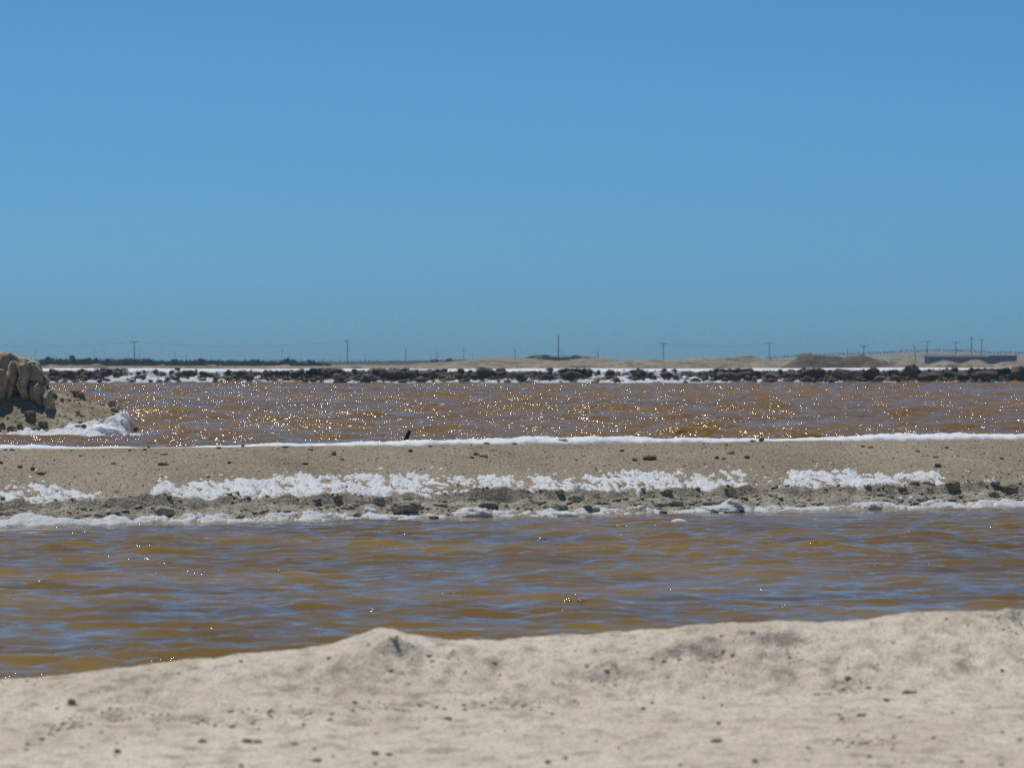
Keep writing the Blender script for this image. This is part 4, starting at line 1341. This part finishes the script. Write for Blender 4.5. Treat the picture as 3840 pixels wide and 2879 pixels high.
bush(267, 1330, 1365, 22, 'small umbrella-shaped bush above the left scrub belt', 41, .55, .8)
bush(178, 1337, 1366, 24, 'pointed bush at the left end of the scrub belt by the bluff', 42)
bush(296, 1343, 1368, 52, 'wide domed bush right of the umbrella-shaped one', 43, .1)
bush(345, 1340, 1366, 48, 'flat-topped bush left of the first utility pole', 44, .2)
bush(400, 1343, 1366, 26, 'small bush between the flat-topped bush and the first utility pole', 45)
bush(545, 1338, 1368, 66, 'broad domed bush right of the first utility pole, tallest of the belt', 46, .1)
bush(655, 1345, 1367, 30, 'bush at the thinning part of the scrub belt', 47, .2)
bush(752, 1343, 1366, 34, 'dark rounded bush above the white bird, to its left', 48, .25)
bush(955, 1346, 1369, 52, 'wide dark bush right of the white bird', 49, .1)
bush(1073, 1340, 1366, 18, 'narrow upright bush left of the second utility pole', 50, .3)
bush(1093, 1345, 1367, 26, 'low bush touching the narrow upright one', 51)
bush(1168, 1349, 1366, 30, 'isolated low bush close left of the second utility pole', 52)
bush(1630, 1344, 1360, 26, 'dark blue-green bush at the left end of the dunes, left of a pair', 53, .2, 1, 1800)
bush(1684, 1342, 1360, 28, 'dark blue-green bush at the left end of the dunes, right of a pair', 54, .2, 1, 1800)

# rows of tiny trees on the far horizon
C, R = [], []
for px in np.concatenate([np.arange(720, 1420, 9.0), np.arange(1420, 1900, 14.0)]):
    x = px + r.uniform(-4, 4); Y = 2600 + r.uniform(-50, 50)
    t = at(x, 1345 + r.uniform(-3, 4) + .004 * (x - 720), Y)
    hgt = max(.8, t.z - .5)
    C.append((t.x, Y, .5 + hgt * .5)); R.append((r.uniform(.5, 1.2), 1.0, hgt * .5))
for px in np.arange(2880, 4000, 8.0):
    x = px + r.uniform(-3, 3); Y = 3200 + r.uniform(-15, 15)
    gy = np.interp(x, [2880, 3000, 3150, 3300, 3400, 3500, 3620, 3700, 3800, 4100], [1346, 1336, 1330, 1326, 1319, 1317, 1317, 1324, 1326, 1328])
    g = at(x, gy, Y).z; t = at(x, gy - 9 + r.uniform(-3, 3), Y).z
    C.append((at(x, gy, Y).x, Y, (g + t) / 2)); R.append((r.uniform(.5, .9), .9, (t - g) * .65))
V, Fq = leaf_cloud(C, R, 60, .2, 23)
tag(link('far_trees', mesh_np('far_trees', V, Fq, False), M['leaf_far']), 'rows of tiny trees on the far horizon', 'trees', kind='stuff')

# scrub tufts on the scrubby hills and dark growth on the bank lip
C, R = [], []
for k in range(160):
    x = r.uniform(1970, 2270); Y = 1638 + r.uniform(-12, 12)
    yt = np.interp(x, [1930, 1975, 2010, 2045, 2080, 2120, 2160, 2200, 2240, 2290], [1362, 1342, 1334, 1333, 1339, 1340, 1334, 1339, 1343, 1362]) + 16 * r.random()
    t = at(x, yt, Y)
    C.append(tuple(t)); R.append((.9, .9, .55))
V, Fq = leaf_cloud(C, R, 45, .2, 24)
tag(link('hill_scrub', mesh_np('hill_scrub', V, Fq, False), M['leaf_far']), 'dark scrub covering the low hill in the middle of the horizon', 'scrub', kind='stuff')
C, R = [], []
for a_, b_ in [(1195, 1280), (1390, 1530), (1790, 1850), (2680, 2800), (2100, 2200), (3000, 3090), (3640, 3840), (360, 470)]:
    for k in range(int((b_ - a_) / 3)):
        x = r.uniform(a_, b_); p = hit(x, 1388 + 8 * r.random(), fb_z, 395, 403)
        C.append((p.x, p.y, p.z + .08)); R.append((.30, .3, .16))
V, Fq = leaf_cloud(C, R, 60, .05, 25)
tag(link('bank_growth', mesh_np('bank_growth', V, Fq, False), flat_mat('dry_growth', (.05, .047, .028), .9, .4, 2)), 'dry dark growth along the lip of the far bank', 'scrub', kind='stuff')

# ================================================================== HAZE
hz = box('haze', -6200, 6200, -400, 6200, -1.6, 19, None, None)
hm = bpy.data.materials.new('haze_air'); hm.use_nodes = True
hn = hm.node_tree.nodes
for nn in list(hn):
    if nn.type == 'BSDF_PRINCIPLED': hn.remove(nn)
vol = hn.new("ShaderNodeVolumePrincipled")
vol.inputs["Color"].default_value = (.56, .80, 1.0, 1)
vol.inputs["Density"].default_value = .00014
vol.inputs["Anisotropy"].default_value = 0.3
hm.node_tree.links.new(vol.outputs[0], hn["Material Output"].inputs["Volume"])
hz.data.materials.append(hm)
tag(hz, kind='stuff')
